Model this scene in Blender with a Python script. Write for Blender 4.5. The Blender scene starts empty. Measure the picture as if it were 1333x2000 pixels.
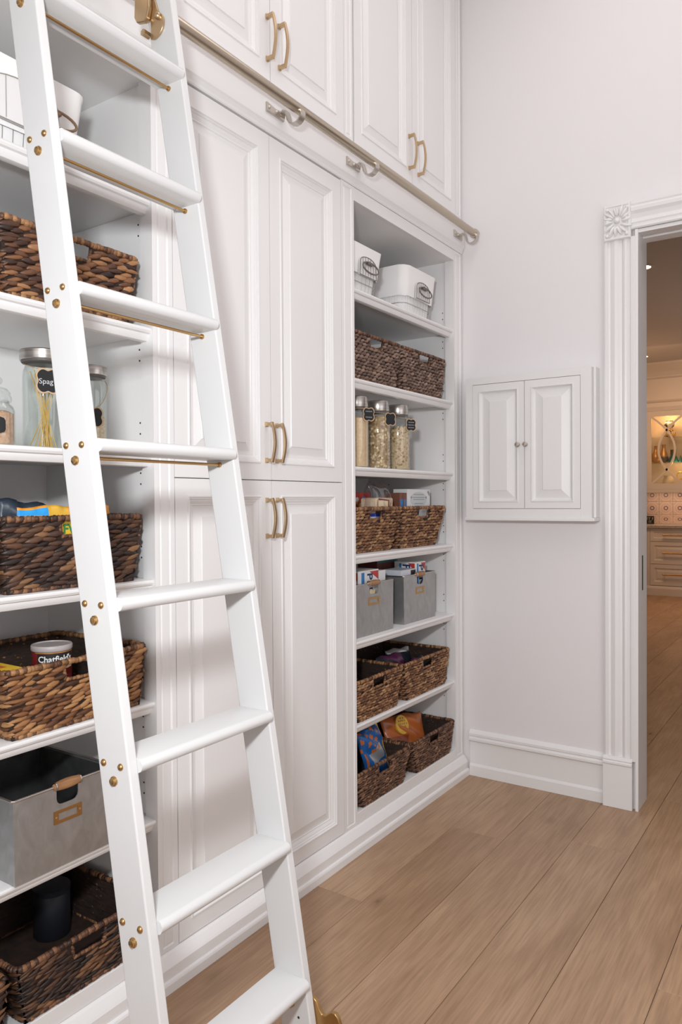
import bpy, bmesh, math, random
import numpy as np
from mathutils import Vector, Matrix
random.seed(7)
SC = bpy.context.scene
COL = SC.collection
# ---------------------------------------------------------------- camera
cam_d = bpy.data.cameras.new('camera'); cam = bpy.data.objects.new('camera', cam_d); COL.objects.link(cam)
CY, CP, CR = math.radians(33.9476), math.radians(0.8521), math.radians(-0.3657)
fw = Vector((-math.sin(CY)*math.cos(CP), math.cos(CY)*math.cos(CP), -math.sin(CP)))
rt = Vector((math.cos(CY), math.sin(CY), 0)); up = rt.cross(fw)
rt, up = rt*math.cos(CR)+up*math.sin(CR), up*math.cos(CR)-rt*math.sin(CR)
cam.matrix_world = Matrix(((rt.x, up.x, -fw.x, 1.6186), (rt.y, up.y, -fw.y, -3.5822), (rt.z, up.z, -fw.z, 1.42), (0, 0, 0, 1)))
cam_d.sensor_fit = 'VERTICAL'; cam_d.sensor_height = 36.0
cam_d.lens = 1470.554/2000*36.0
cam_d.clip_start = 0.05; cam_d.clip_end = 60
SC.camera = cam
# ---------------------------------------------------------------- world, lights, exposure
w = bpy.data.worlds.new('world'); SC.world = w; w.use_nodes = True
w.node_tree.nodes['Background'].inputs[0].default_value = (1, .97, .94, 1)
w.node_tree.nodes['Background'].inputs[1].default_value = 0.05
SC.view_settings.view_transform = 'Standard'; SC.view_settings.look = 'None'
SC.view_settings.gamma = 1.0; SC.view_settings.use_curve_mapping = False
SC.view_settings.exposure = -0.06
def area(name, loc, target, sx, sy, power, color):
    d = bpy.data.lights.new(name, 'AREA'); d.shape = 'RECTANGLE'; d.size = sx; d.size_y = sy
    d.energy = power; d.color = color
    o = bpy.data.objects.new(name, d); COL.objects.link(o); o.location = loc
    o.rotation_euler = (Vector(target)-Vector(loc)).to_track_quat('-Z', 'Y').to_euler()
    return o
def point(name, loc, power, color, r=.06):
    d = bpy.data.lights.new(name, 'POINT'); d.energy = power; d.color = color; d.shadow_soft_size = r
    o = bpy.data.objects.new(name, d); COL.objects.link(o); o.location = loc; return o
area('ceiling_light_panel', (1.35, -1.7, 4.26), (1.35, -1.7, 0), 1.7, 2.6, 26, (1.0, .935, .935))
area('side_fill', (2.40, -1.65, .95), (.3, -1.4, .6), 1.5, 2.6, 15, (.98, .98, 1.0))  # added fill off the right wall, no window there
area('back_fill', (1.35, -5.12, 1.25), (.8, 0, 1.0), 2.0, 2.2, 20, (.98, .98, 1.0))  # added fill behind the camera, the wall has no window
area('photo_light', (1.45, -3.66, 1.86), (0.0, -1.5, 1.2), .13, .13, 38, (.93, .97, 1.0))
area('kitchen_ceiling_glow', (-.2, 6.9, 3.40), (-.2, 7.8, 0), 1.6, 1.4, 56, (1.0, .62, .37))
area('kitchen_side_fill', (2.35, 4.6, 1.2), (.3, 5.4, 2.4), 1.8, 2.4, 22, (1.0, .84, .72))  # added soft fill to brighten the kitchen, source made up
area('under_cabinet_light', (-.2, 8.62, 1.505), (-.2, 8.70, 1.0), 1.6, .10, 3.6, (1.0, .68, .45))
# ---------------------------------------------------------------- materials
MATS = {}
def mat(name, color=(.8, .8, .8), rough=.5, metal=0, bump=None, spec=None, coat=0, emit=None):
    m = bpy.data.materials.new(name); m.use_nodes = True
    nt = m.node_tree; b = nt.nodes['Principled BSDF']
    b.inputs['Base Color'].default_value = (*color, 1); b.inputs['Roughness'].default_value = rough
    b.inputs['Metallic'].default_value = metal
    if spec is not None: b.inputs['Specular IOR Level'].default_value = spec
    if coat: b.inputs['Coat Weight'].default_value = coat
    if emit: b.inputs['Emission Color'].default_value = (*emit[0], 1); b.inputs['Emission Strength'].default_value = emit[1]
    if bump:
        sc, st = bump
        n = nt.nodes.new('ShaderNodeTexNoise'); n.inputs['Scale'].default_value = sc; n.inputs['Detail'].default_value = 3
        tc = nt.nodes.new('ShaderNodeTexCoord'); nt.links.new(tc.outputs['Object'], n.inputs['Vector'])
        bp = nt.nodes.new('ShaderNodeBump'); bp.inputs['Strength'].default_value = st; bp.inputs['Distance'].default_value = .002
        nt.links.new(n.outputs['Fac'], bp.inputs['Height']); nt.links.new(bp.outputs[0], b.inputs['Normal'])
    MATS[name] = m
    return m
def ramp(nt, stops):
    r = nt.nodes.new('ShaderNodeValToRGB'); e = r.color_ramp.elements
    while len(e) < len(stops): e.new(.5)
    for el, (p, c) in zip(e, stops): el.position = p; el.color = (*c, 1)
    return r
def noise_mat(name, stops, scale=(1, 1, 1), nscale=6, detail=4, rough=.5, metal=0, bump=0, distortion=0):
    m = mat(name, (.5, .5, .5), rough, metal); nt = m.node_tree; b = nt.nodes['Principled BSDF']
    tc = nt.nodes.new('ShaderNodeTexCoord'); mp = nt.nodes.new('ShaderNodeMapping'); mp.inputs['Scale'].default_value = scale
    n = nt.nodes.new('ShaderNodeTexNoise'); n.inputs['Scale'].default_value = nscale; n.inputs['Detail'].default_value = detail
    n.inputs['Distortion'].default_value = distortion
    r = ramp(nt, stops)
    nt.links.new(tc.outputs['Object'], mp.inputs[0]); nt.links.new(mp.outputs[0], n.inputs['Vector'])
    nt.links.new(n.outputs['Fac'], r.inputs[0]); nt.links.new(r.outputs[0], b.inputs['Base Color'])
    if bump:
        bp = nt.nodes.new('ShaderNodeBump'); bp.inputs['Strength'].default_value = bump; bp.inputs['Distance'].default_value = .002
        nt.links.new(n.outputs['Fac'], bp.inputs['Height']); nt.links.new(bp.outputs[0], b.inputs['Normal'])
    return m
def island_mat(name, stops, rough=.5, spread=.55):
    """one colour per loose piece (strand, grain) plus a slow drift over the whole object"""
    m = mat(name, (.2, .1, .05), rough); nt = m.node_tree; b = nt.nodes['Principled BSDF']
    g = nt.nodes.new('ShaderNodeNewGeometry'); tc = nt.nodes.new('ShaderNodeTexCoord')
    n = nt.nodes.new('ShaderNodeTexNoise'); n.inputs['Scale'].default_value = 11; n.inputs['Detail'].default_value = 2
    nt.links.new(tc.outputs['Object'], n.inputs['Vector'])
    mx = nt.nodes.new('ShaderNodeMix'); mx.inputs[0].default_value = spread
    nt.links.new(n.outputs['Fac'], mx.inputs[2]); nt.links.new(g.outputs['Random Per Island'], mx.inputs[3])
    r = ramp(nt, stops); nt.links.new(mx.outputs[0], r.inputs[0])
    n2 = nt.nodes.new('ShaderNodeTexNoise'); n2.inputs['Scale'].default_value = 260; n2.inputs['Detail'].default_value = 2
    mp = nt.nodes.new('ShaderNodeMapping'); mp.inputs['Scale'].default_value = (.25, .25, 1.6)
    nt.links.new(tc.outputs['Object'], mp.inputs[0]); nt.links.new(mp.outputs[0], n2.inputs['Vector'])
    m2 = nt.nodes.new('ShaderNodeMix'); m2.data_type = 'RGBA'; m2.blend_type = 'MULTIPLY'; m2.inputs[0].default_value = .45
    nt.links.new(r.outputs[0], m2.inputs[6]); nt.links.new(n2.outputs['Color'], m2.inputs[7])
    r2 = ramp(nt, [(.25, (.45, .45, .45)), (.7, (1.25, 1.25, 1.25))]); nt.links.new(n2.outputs['Fac'], r2.inputs[0]); nt.links.new(r2.outputs[0], m2.inputs[7])
    nt.links.new(m2.outputs[2], b.inputs['Base Color'])
    bp = nt.nodes.new('ShaderNodeBump'); bp.inputs['Strength'].default_value = .25; bp.inputs['Distance'].default_value = .001
    nt.links.new(n2.outputs['Fac'], bp.inputs['Height']); nt.links.new(bp.outputs[0], b.inputs['Normal'])
    return m
def glass_mat(name, tint=(.96, .98, .97), fac=.10):
    m = bpy.data.materials.new(name); m.use_nodes = True; nt = m.node_tree; nt.nodes.clear()
    o = nt.nodes.new('ShaderNodeOutputMaterial'); t = nt.nodes.new('ShaderNodeBsdfTransparent'); g = nt.nodes.new('ShaderNodeBsdfGlossy')
    t.inputs[0].default_value = (*tint, 1); g.inputs['Roughness'].default_value = .03
    lw = nt.nodes.new('ShaderNodeLayerWeight'); lw.inputs['Blend'].default_value = .25
    mr = nt.nodes.new('ShaderNodeMapRange'); mr.inputs[3].default_value = .04; mr.inputs[4].default_value = fac+.35
    nt.links.new(lw.outputs['Facing'], mr.inputs[0])
    mx = nt.nodes.new('ShaderNodeMixShader'); nt.links.new(mr.outputs[0], mx.inputs[0]); nt.links.new(t.outputs[0], mx.inputs[1]); nt.links.new(g.outputs[0], mx.inputs[2])
    nt.links.new(mx.outputs[0], o.inputs[0]); MATS[name] = m
    return m
PAINT = mat('cabinet_paint', (.80, .79, .785), .38, bump=(90, .04))
INNER = mat('cabinet_inside_paint', (.82, .81, .80), .5, bump=(60, .04))
WALL = mat('wall_paint', (.80, .775, .78), .7, bump=(160, .05))
CEIL = mat('ceiling_paint', (.85, .84, .82), .8)
TRIM = mat('trim_paint', (.82, .81, .805), .35, bump=(70, .04))
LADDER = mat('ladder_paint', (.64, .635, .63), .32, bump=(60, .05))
BRASS = mat('brushed_brass', (.60, .44, .27), .34, 1, bump=(300, .05))
BRASSD = mat('antique_brass', (.50, .31, .13), .34, 1, bump=(200, .08))
NICKEL = mat('satin_nickel', (.60, .56, .51), .32, 1)
RAILM = mat('rail_metal', (.52, .45, .36), .30, 1)
DARK = mat('dark_recess', (.02, .018, .016), .9)
BLACK = mat('black_plastic', (.012, .012, .013), .5)
GLASS = glass_mat('clear_glass')
STEEL = noise_mat('brushed_steel', [(.3, (.42, .39, .36)), (.7, (.62, .59, .56))], (1, 1, 40), 8, rough=.28, metal=1)
GALV = noise_mat('galvanised_steel', [(.25, (.36, .355, .35)), (.5, (.41, .41, .41)), (.75, (.47, .47, .48))], (1, 1, .6), 26, 5, rough=.45, metal=.85, bump=.12, distortion=1.2)
GALVD = noise_mat('galvanised_steel_shaded', [(.3, (.03, .03, .03)), (.7, (.06, .06, .06))], (1, 1, 1), 20, 4, rough=.6, metal=.3)  # darkened copy of the bin steel, inside shade put into the colour
OAKH = noise_mat('turned_wood', [(.3, (.22, .10, .04)), (.7, (.42, .22, .10))], (12, 1.5, 12), 9, rough=.45)
LINEN = mat('white_linen', (.86, .85, .84), .9, bump=(420, .25))
WIRE = mat('dark_wire', (.20, .18, .16), .45, .6)
ROPE = mat('bronze_loop', (.24, .15, .09), .5, .3)
WHITEW = mat('pale_wire', (.45, .44, .42), .4, .7)
CHALK = mat('chalkboard', (.012, .012, .013), .8)
CHALKW = mat('chalk_line', (.55, .56, .58), .9)
TANW = mat('tan_tag_edge', (.52, .36, .22), .7)
STRING = mat('jute_string', (.42, .30, .18), .9)
FLOORS = None
def floor_mat():
    m = mat('oak_plank', (.35, .22, .13), .42); nt = m.node_tree; b = nt.nodes['Principled BSDF']
    L = nt.links.new
    tc = nt.nodes.new('ShaderNodeTexCoord'); oi = nt.nodes.new('ShaderNodeObjectInfo')
    vm = nt.nodes.new('ShaderNodeVectorMath'); vm.operation = 'SCALE'; vm.inputs[0].default_value = (13, 37, 5); L(oi.outputs['Random'], vm.inputs[3])
    ad = nt.nodes.new('ShaderNodeVectorMath'); ad.operation = 'ADD'; L(tc.outputs['Object'], ad.inputs[0]); L(vm.outputs[0], ad.inputs[1])
    def ns(scale, sc, det, dist=0):
        mp = nt.nodes.new('ShaderNodeMapping'); mp.inputs['Scale'].default_value = scale
        n = nt.nodes.new('ShaderNodeTexNoise'); n.inputs['Scale'].default_value = sc; n.inputs['Detail'].default_value = det; n.inputs['Distortion'].default_value = dist
        L(ad.outputs[0], mp.inputs[0]); L(mp.outputs[0], n.inputs['Vector']); return n
    big = ns((1.5, .55, 1), 2.6, 3, .6); fine = ns((26, 1.1, 1), 5, 5, .4); cath = ns((4.2, .55, 1), 1.7, 2, .2)
    sw = nt.nodes.new('ShaderNodeMath'); sw.operation = 'MULTIPLY'; sw.inputs[1].default_value = 34; L(cath.outputs['Fac'], sw.inputs[0])
    sn = nt.nodes.new('ShaderNodeMath'); sn.operation = 'SINE'; L(sw.outputs[0], sn.inputs[0])
    r1 = ramp(nt, [(.28, (.36, .222, .132)), (.5, (.43, .274, .167)), (.72, (.50, .335, .212))]); L(big.outputs['Fac'], r1.inputs[0])
    r2 = ramp(nt, [(.30, (.76, .74, .72)), (.62, (1.07, 1.07, 1.07))]); L(fine.outputs['Fac'], r2.inputs[0])
    r3 = ramp(nt, [(0, (.93, .92, .91)), (.5, (1.0, 1.0, 1.0))]); L(sn.outputs[0], r3.inputs[0])
    m1 = nt.nodes.new('ShaderNodeMix'); m1.data_type = 'RGBA'; m1.blend_type = 'MULTIPLY'; m1.inputs[0].default_value = .8
    L(r1.outputs[0], m1.inputs[6]); L(r2.outputs[0], m1.inputs[7])
    m2 = nt.nodes.new('ShaderNodeMix'); m2.data_type = 'RGBA'; m2.blend_type = 'MULTIPLY'; m2.inputs[0].default_value = .8
    L(m1.outputs[2], m2.inputs[6]); L(r3.outputs[0], m2.inputs[7])
    # knots
    mpv = nt.nodes.new('ShaderNodeMapping'); mpv.inputs['Scale'].default_value = (3.1, 1.7, 1); L(ad.outputs[0], mpv.inputs[0])
    v = nt.nodes.new('ShaderNodeTexVoronoi'); v.inputs['Scale'].default_value = 1.35; L(mpv.outputs[0], v.inputs['Vector'])
    rk = ramp(nt, [(.015, (.30, .24, .20)), (.05, (.80, .78, .76)), (.14, (1, 1, 1))]); L(v.outputs['Distance'], rk.inputs[0])
    m3 = nt.nodes.new('ShaderNodeMix'); m3.data_type = 'RGBA'; m3.blend_type = 'MULTIPLY'; m3.inputs[0].default_value = 1
    L(m2.outputs[2], m3.inputs[6]); L(rk.outputs[0], m3.inputs[7])
    # per plank tone
    rt_ = ramp(nt, [(0, (.93, .92, .91)), (.5, (1, 1, 1)), (1, (1.07, 1.06, 1.04))]); L(oi.outputs['Random'], rt_.inputs[0])
    m4 = nt.nodes.new('ShaderNodeMix'); m4.data_type = 'RGBA'; m4.blend_type = 'MULTIPLY'; m4.inputs[0].default_value = 1
    L(m3.outputs[2], m4.inputs[6]); L(rt_.outputs[0], m4.inputs[7]); L(m4.outputs[2], b.inputs['Base Color'])
    bp = nt.nodes.new('ShaderNodeBump'); bp.inputs['Strength'].default_value = .12; bp.inputs['Distance'].default_value = .001
    L(fine.outputs['Fac'], bp.inputs['Height']); L(bp.outputs[0], b.inputs['Normal'])
    return m
PLANK = floor_mat()
# ---------------------------------------------------------------- mesh helpers
def world_off(p):
    o = Vector((0, 0, 0))
    while p is not None: o += p.location; p = p.parent
    return o
class MB:
    def __init__(s): s.v = []; s.f = []; s.mi = []
    def add(s, vs, fs, m=0):
        o = len(s.v); s.v.extend([tuple(v) for v in vs]); s.f.extend([tuple(i+o for i in f) for f in fs]); s.mi.extend([m]*len(fs)); return s
    def box(s, x0, x1, y0, y1, z0, z1, m=0):
        v = [(x, y, z) for x in (x0, x1) for y in (y0, y1) for z in (z0, z1)]
        return s.add(v, [(0, 1, 3, 2), (4, 6, 7, 5), (0, 4, 5, 1), (2, 3, 7, 6), (0, 2, 6, 4), (1, 5, 7, 3)], m)
    def prism(s, pts, a0, a1, axis='y', m=0):
        n = len(pts)
        def P(a, p): return {'y': (p[0], a, p[1]), 'x': (a, p[0], p[1]), 'z': (p[0], p[1], a)}[axis]
        v = [P(a0, p) for p in pts]+[P(a1, p) for p in pts]
        f = [(i, (i+1) % n, n+(i+1) % n, n+i) for i in range(n)]+[tuple(range(n))[::-1], tuple(range(n, 2*n))]
        return s.add(v, f, m)
    def rings(s, o, U, V, N, w, h, prof, back=-.018, m=0):
        """concentric rectangular rings (inset, height) on the face o + u*U + v*V, raised along N"""
        o, U, V, N = map(Vector, (o, U, V, N)); vs = []; fs = []
        pr = [(0, back)]+list(prof)
        for i, d in pr:
            for u, v in ((i, i), (w-i, i), (w-i, h-i), (i, h-i)): vs.append(o+U*u+V*v+N*d)
        for k in range(len(pr)-1):
            for j in range(4): fs.append((k*4+j, k*4+(j+1) % 4, k*4+4+(j+1) % 4, k*4+4+j))
        e = (len(pr)-1)*4; fs.append((e, e+1, e+2, e+3)); fs.append((3, 2, 1, 0))
        return s.add(vs, fs, m)
    def tube(s, path, r, n=8, closed=False, m=0, flat=None):
        P = [Vector(p) for p in path]; N = len(P); vs = []
        t = (P[1]-P[0]).normalized(); nrm = t.orthogonal().normalized()
        for i in range(N):
            a = P[i-1] if (i > 0 or closed) else P[i]; b = P[(i+1) % N] if (i < N-1 or closed) else P[i]
            t2 = (b-a).normalized(); nrm = (nrm-t2*nrm.dot(t2)).normalized(); bi = t2.cross(nrm)
            rr = r[i] if isinstance(r, (list, tuple)) else r
            for k in range(n):
                an = 2*math.pi*k/n; vs.append(P[i]+nrm*(math.cos(an)*rr)+bi*(math.sin(an)*rr))
        fs = []; M = N if closed else N-1
        for i in range(M):
            for k in range(n):
                j = (i+1) % N; fs.append((i*n+k, i*n+(k+1) % n, j*n+(k+1) % n, j*n+k))
        if not closed: fs += [tuple(range(n))[::-1], tuple(range((N-1)*n, N*n))]
        return s.add(vs, fs, m)
    def lathe(s, c, prof, n=24, axis='z', m=0, cap=True):
        c = Vector(c); vs = []; fs = []
        for r, h in prof:
            for k in range(n):
                a = 2*math.pi*k/n; p, q = r*math.cos(a), r*math.sin(a)
                vs.append(c+Vector({'z': (p, q, h), 'y': (q, h, p), 'x': (h, p, q)}[axis]))
        for i in range(len(prof)-1):
            for k in range(n): fs.append((i*n+k, i*n+(k+1) % n, (i+1)*n+(k+1) % n, (i+1)*n+k))
        if cap: fs += [tuple(range(n))[::-1], tuple(range((len(prof)-1)*n, len(prof)*n))]
        return s.add(vs, fs, m)
    def strap(s, path, wdir, width, thick, m=0):
        """flat metal strap swept along a path, width along wdir"""
        P = [Vector(p) for p in path]; W = Vector(wdir).normalized(); vs = []; N = len(P)
        for i in range(N):
            t = (P[min(i+1, N-1)]-P[max(i-1, 0)]).normalized(); n = t.cross(W).normalized()
            for a, b in ((-1, -1), (1, -1), (1, 1), (-1, 1)): vs.append(P[i]+W*(a*width/2)+n*(b*thick/2))
        fs = [(i*4+k, i*4+(k+1) % 4, i*4+4+(k+1) % 4, i*4+4+k) for i in range(N-1) for k in range(4)]
        fs += [(3, 2, 1, 0), tuple(range((N-1)*4, N*4))]
        return s.add(vs, fs, m)
    def build(s, name, material, parent=None, smooth=False, bevel=0, label=None, seg=2):
        off = world_off(parent)
        me = bpy.data.meshes.new(name)
        me.from_pydata([(v[0]-off.x, v[1]-off.y, v[2]-off.z) for v in s.v], [], s.f)
        ms = material if isinstance(material, (list, tuple)) else [material]
        for m in ms: me.materials.append(m)
        if len(ms) > 1: me.polygons.foreach_set('material_index', s.mi)
        bm = bmesh.new(); bm.from_mesh(me); bmesh.ops.recalc_face_normals(bm, faces=bm.faces); bm.to_mesh(me); bm.free()
        if smooth: me.shade_smooth() if smooth is True else me.set_sharp_from_angle(angle=math.radians(smooth))
        o = bpy.data.objects.new(name, me); COL.objects.link(o)
        if parent is not None: o.parent = parent
        if bevel:
            b = o.modifiers.new('edge', 'BEVEL'); b.width = bevel; b.segments = seg; b.limit_method = 'ANGLE'; b.angle_limit = math.radians(40)
        if label: o['label'] = label
        me.update()
        return o
def sm(me_obj, deg=35):
    me_obj.data.shade_smooth(); me_obj.data.set_sharp_from_angle(angle=math.radians(deg)); return me_obj
def thing(name, loc, label, cat, group=None, kind=None):
    o = bpy.data.objects.new(name, None); COL.objects.link(o); o.location = loc; o.empty_display_size = .05
    o['label'] = label; o['category'] = cat
    if group: o['group'] = group
    return o
def tag(o, label, cat, group=None):
    o['label'] = label; o['category'] = cat
    if group: o['group'] = group
    return o
def struct(o): o['kind'] = 'structure'; return o
def stuff(o): o['kind'] = 'stuff'; return o
def copy_tree(o, delta=(0, 0, 0), parent=None):
    c = o.copy(); COL.objects.link(c)
    if parent is not None: c.parent = parent
    else: c.location = o.location+Vector(delta)
    for ch in list(o.children): copy_tree(ch, parent=c)
    return c
def text(name, body, size, material, parent, o, U, V, ext=.0006, bend=None, align='CENTER', bold=0):
    """raised lettering: origin o, reading direction U, up V (world); bend = (centre, radius) wraps it round an upright can"""
    cu = bpy.data.curves.new(name, 'FONT'); cu.body = body; cu.size = size; cu.extrude = ext; cu.align_x = align; cu.align_y = 'CENTER'; cu.offset = bold
    cu.resolution_u = 3
    ob = bpy.data.objects.new(name, cu); COL.objects.link(ob)
    dg = bpy.context.evaluated_depsgraph_get(); me = bpy.data.meshes.new_from_object(ob.evaluated_get(dg))
    bpy.data.objects.remove(ob); bpy.data.curves.remove(cu)
    U, V, o = Vector(U).normalized(), Vector(V).normalized(), Vector(o); N = U.cross(V); off = world_off(parent)
    for v in me.vertices:
        x, y, z = v.co
        if bend:
            c, R, a0 = bend; a = a0+x/R; p = Vector((c[0]+math.cos(a)*(R+z+ext), c[1]+math.sin(a)*(R+z+ext), o.z+y))
        else: p = o+U*x+V*y+N*(z+ext)
        v.co = p-off
    me.materials.clear(); me.materials.append(material)
    ob = bpy.data.objects.new(name, me); COL.objects.link(ob); ob.parent = parent
    return ob
X, Y, Z = (1, 0, 0), (0, 1, 0), (0, 0, 1)
# ================================================================ ROOM SHELL
RX0, RX1, RY0 = -.62, 2.45, -5.2
CZ = 4.3
floor = struct(MB().box(RX0, RX1, RY0, .03, -.06, -.013).box(-1.6, RX1, .03, 9.0, -.06, -.013).build('floor', DARK))
floor['label'] = 'wide oak plank floor running from the pantry into the kitchen'
def plank(x0, x1, y0, y1):
    c = .0011; g = .0007; x0 += g; x1 -= g; y0 += g; y1 -= g; t = random.uniform(-.0007, 0)
    m = MB(); vs = [(x0, y0, -.013), (x1, y0, -.013), (x1, y1, -.013), (x0, y1, -.013), (x0, y0, t-c), (x1, y0, t-c), (x1, y1, t-c), (x0, y1, t-c), (x0+c, y0+c, t), (x1-c, y0+c, t), (x1-c, y1-c, t), (x0+c, y1-c, t)]
    cx, cy = (x0+x1)/2, (y0+y1)/2
    fs = [(k*4+j, k*4+(j+1) % 4, k*4+4+(j+1) % 4, k*4+4+j) for k in range(2) for j in range(4)]+[(8, 9, 10, 11)]
    m.add([(v[0]-cx, v[1]-cy, v[2]) for v in vs], fs)
    o = m.build('plank', PLANK); o.parent = floor; o.location = (cx, cy, 0)
XE = [-1.28, -1.04, -.79, -.545, -.30, -.055, .195, .43, .67, .905, 1.165, 1.41, 1.65, 1.89, 2.13, RX1]
JO = {5: [-3.9, -1.35, .7, 2.9, 5.2], 6: [-3.1, -.62, 1.6, 3.8, 6.0], 7: [-2.3, 1.1, 3.3, 5.5], 8: [-2.7, -.465, 1.5, 3.9, 6.1], 9: [-3.3, -1.95, .20, 2.4, 4.6], 10: [-1.28, .9, 3.2, 5.4], 11: [-3.0, -.6, 1.6, 3.8]}
for i in range(len(XE)-1):
    pantry = XE[i+1] > -.02
    ys = JO.get(i, [-3.8+(i*.77) % 1.9+k*2.15 for k in range(6)])
    y0 = RY0 if pantry else .14
    cuts = [y0]+[y for y in ys if y0+.3 < y < 8.4]+[8.75]
    for a, b in zip(cuts, cuts[1:]): plank(XE[i] if XE[i] > -.06 or not pantry else XE[i], XE[i+1], a, b)
struct(MB().box(RX0-.1, RX1+.1, RY0-.1, .14, CZ, CZ+.1).build('ceiling', CEIL))
struct(MB().box(RX0-.1, RX0, RY0-.1, .14, -.02, CZ).build('wall_left', WALL))
struct(MB().box(RX1, RX1+.1, RY0-.1, 9.0, -.02, CZ).build('wall_right', WALL))
struct(MB().box(RX0, RX1, RY0-.1, RY0, -.02, CZ).build('wall_front', WALL))
DX0, DX1, DZ = .822, 1.80, 2.632
WY0, WY1 = .008, .135
wb = struct(MB().box(RX0, DX0, WY0, WY1, -.012, CZ).box(DX1, RX1, WY0, WY1, -.012, CZ).box(DX0, DX1, WY0, WY1, DZ, CZ).build('wall_back', WALL))
# baseboard on the end wall
bb = [(.008, 0), (-.006, 0), (-.006, .050), (-.002, .058), (.001, .062), (.001, .176), (-.008, .178), (-.013, .184), (-.013, .194), (-.009, .200), (-.006, .203), (-.010, .208), (-.010, .219), (-.004, .226), (.002, .232), (.008, .236)]
struct(MB().prism(bb, .002, .684, 'x').build('baseboard_back', TRIM))
struct(MB().prism([(RX1, 0), (RX1-.014, 0), (RX1-.014, .18), (RX1-.006, .23), (RX1, .236)], RY0, 0, 'y').build('baseboard_right', TRIM))
# ---- door casing
tr = bpy.data.objects.new('trim_1', None); COL.objects.link(tr); tr.location = (.75, 0, 0); tr['kind'] = 'structure'; tr['label'] = 'fluted white doorway casing with carved corner block'
def casing_prof(x0, x1, y):
    wd = x1-x0
    f = [(0, 0), (0, -.022), (.05, -.026), (.12, -.026), (.15, -.018), (.20, -.016), (.28, -.022), (.36, -.026), (.46, -.024), (.52, -.016), (.58, -.014), (.62, -.022), (.68, -.026), (.74, -.024), (.78, -.018), (.84, -.018), (.87, -.028), (.97, -.030), (1, -.026), (1, 0)]
    return [(x0+a*wd, y+b) for a, b in f]
for k, (x0, x1) in enumerate(((.684, .822), (DX1-.003, DX1+.135))):
    pr = casing_prof(x0, x1, WY0)
    if k: pr = [(x0+x1-p[0], p[1]) for p in pr]
    MB().prism(pr, .225, 2.602, 'z').build('casing_side', TRIM, tr)
    a, b = (x0-.004, x1-.012) if k == 0 else (x0+.012, x1+.004)
    pz = [(WY0, 0), (-.028, 0), (-.028, .198), (-.032, .202), (-.032, .212), (-.027, .216), (-.030, .222), (-.024, .235), (WY0, .235)]
    MB().prism(pz, a, b, 'x').build('plinth_block', TRIM, tr, bevel=.002)
    # carved rosette block
    a, b = (.686, .806) if k == 0 else (DX1+.015, DX1+.135)
    blk = MB().rings((a, WY0, 2.598), X, Z, (0, -1, 0), b-a, .162, [(0, .030), (.004, .036), (.010, .036), (.013, .032)], back=0).build('corner_block', TRIM, tr)
    cx, cz = (a+b)/2, 2.679; y = -.026
    m = MB()
    def leaf(px, pz, ang, ln, wd, hg=.010):
        c, s_ = math.cos(ang), math.sin(ang); n = 6; vs = []; fs = []
        for i in range(n+1):
            t = i/n; wv = wd*math.sin(math.pi*(t*.92+.06))**.8; hv = hg*math.sin(math.pi*(t*.9+.05)); bend = .18*ln*t*t
            for q in (-1, -.45, 0, .45, 1):
                u, v = ln*t, q*wv/2+bend; vs.append((px+u*c-v*s_, y-(hv*(1-q*q)**.6+(.0015 if abs(q) == .45 else 0)), pz+u*s_+v*c))
        for i in range(n):
            for j in range(4): fs.append((i*5+j, i*5+j+1, i*5+j+6, i*5+j+5))
        m.add(vs, fs)
    for sx in (1, -1):
        for an, ln, wd, ox, oz in ((-1.35, .045, .018, .004, -.02), (-.95, .055, .020, .010, -.018), (-.50, .052, .018, .016, -.012), (-.05, .040, .018, .020, .002), (.35, .038, .018, .020, .012), (.75, .050, .018, .016, .018), (1.12, .052, .018, .010, .022), (1.45, .040, .014, .002, .026)):
            leaf(cx+sx*ox, cz+oz, an if sx > 0 else math.pi-an, ln, wd)
        for oz, rr in ((-.060, .010), (.058, .009), (.006, .011)): m.lathe((cx+sx*.043, y+.002, cz+oz), [(rr, 0), (rr*.85, -.006), (rr*.5, -.009), (.0005, -.010)], 10, 'y')
    m.lathe((cx, y+.002, cz+.004), [(.014, 0), (.013, -.008), (.007, -.014), (.0005, -.015)], 12, 'y')
    m.lathe((cx, y+.002, cz-.030), [(.009, 0), (.008, -.007), (.0005, -.011)], 10, 'y'); m.lathe((cx, y+.002, cz+.036), [(.007, 0), (.006, -.006), (.0005, -.009)], 10, 'y')
    stuff(sm(m.build('carved_leaf_ornament', TRIM, blk), 60))
hp = [(y_, 2.632+(x_-.684)) for x_, y_ in casing_prof(.684, .806, WY0)]
hp = [(p[0], 2.632+(2.754-2.632)-(p[1]-2.632)) for p in hp]
hp = [(WY0, 2.634), (-.022, 2.634), (-.026, 2.640), (-.022, 2.646), (-.012, 2.650), (-.012, 2.660), (-.018, 2.664), (-.010, 2.672), (-.008, 2.684), (-.016, 2.702), (-.026, 2.714), (-.028, 2.728), (-.022, 2.738), (-.026, 2.744), (-.026, 2.756), (WY0, 2.758)]
MB().prism(hp, .806, DX1+.015, 'x').build('casing_head', TRIM, tr)
MB().box(DX0, DX0+.014, -.020, WY1+.02, 0, DZ).build('jamb', TRIM, tr, bevel=.002)
MB().box(DX1-.014, DX1, -.020, WY1+.02, 0, DZ).build('jamb', TRIM, tr, bevel=.002)
for a, b in ((-.012, .045), (.085, WY1+.02)): MB().box(DX0+.014, DX1-.014, a, b, DZ-.016, DZ).build('jamb_head', TRIM, tr)
MB().box(DX0+.014, DX0+.0155, .055, .07, 1.00, 1.16).build('latch_plate', DARK, tr)
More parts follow.
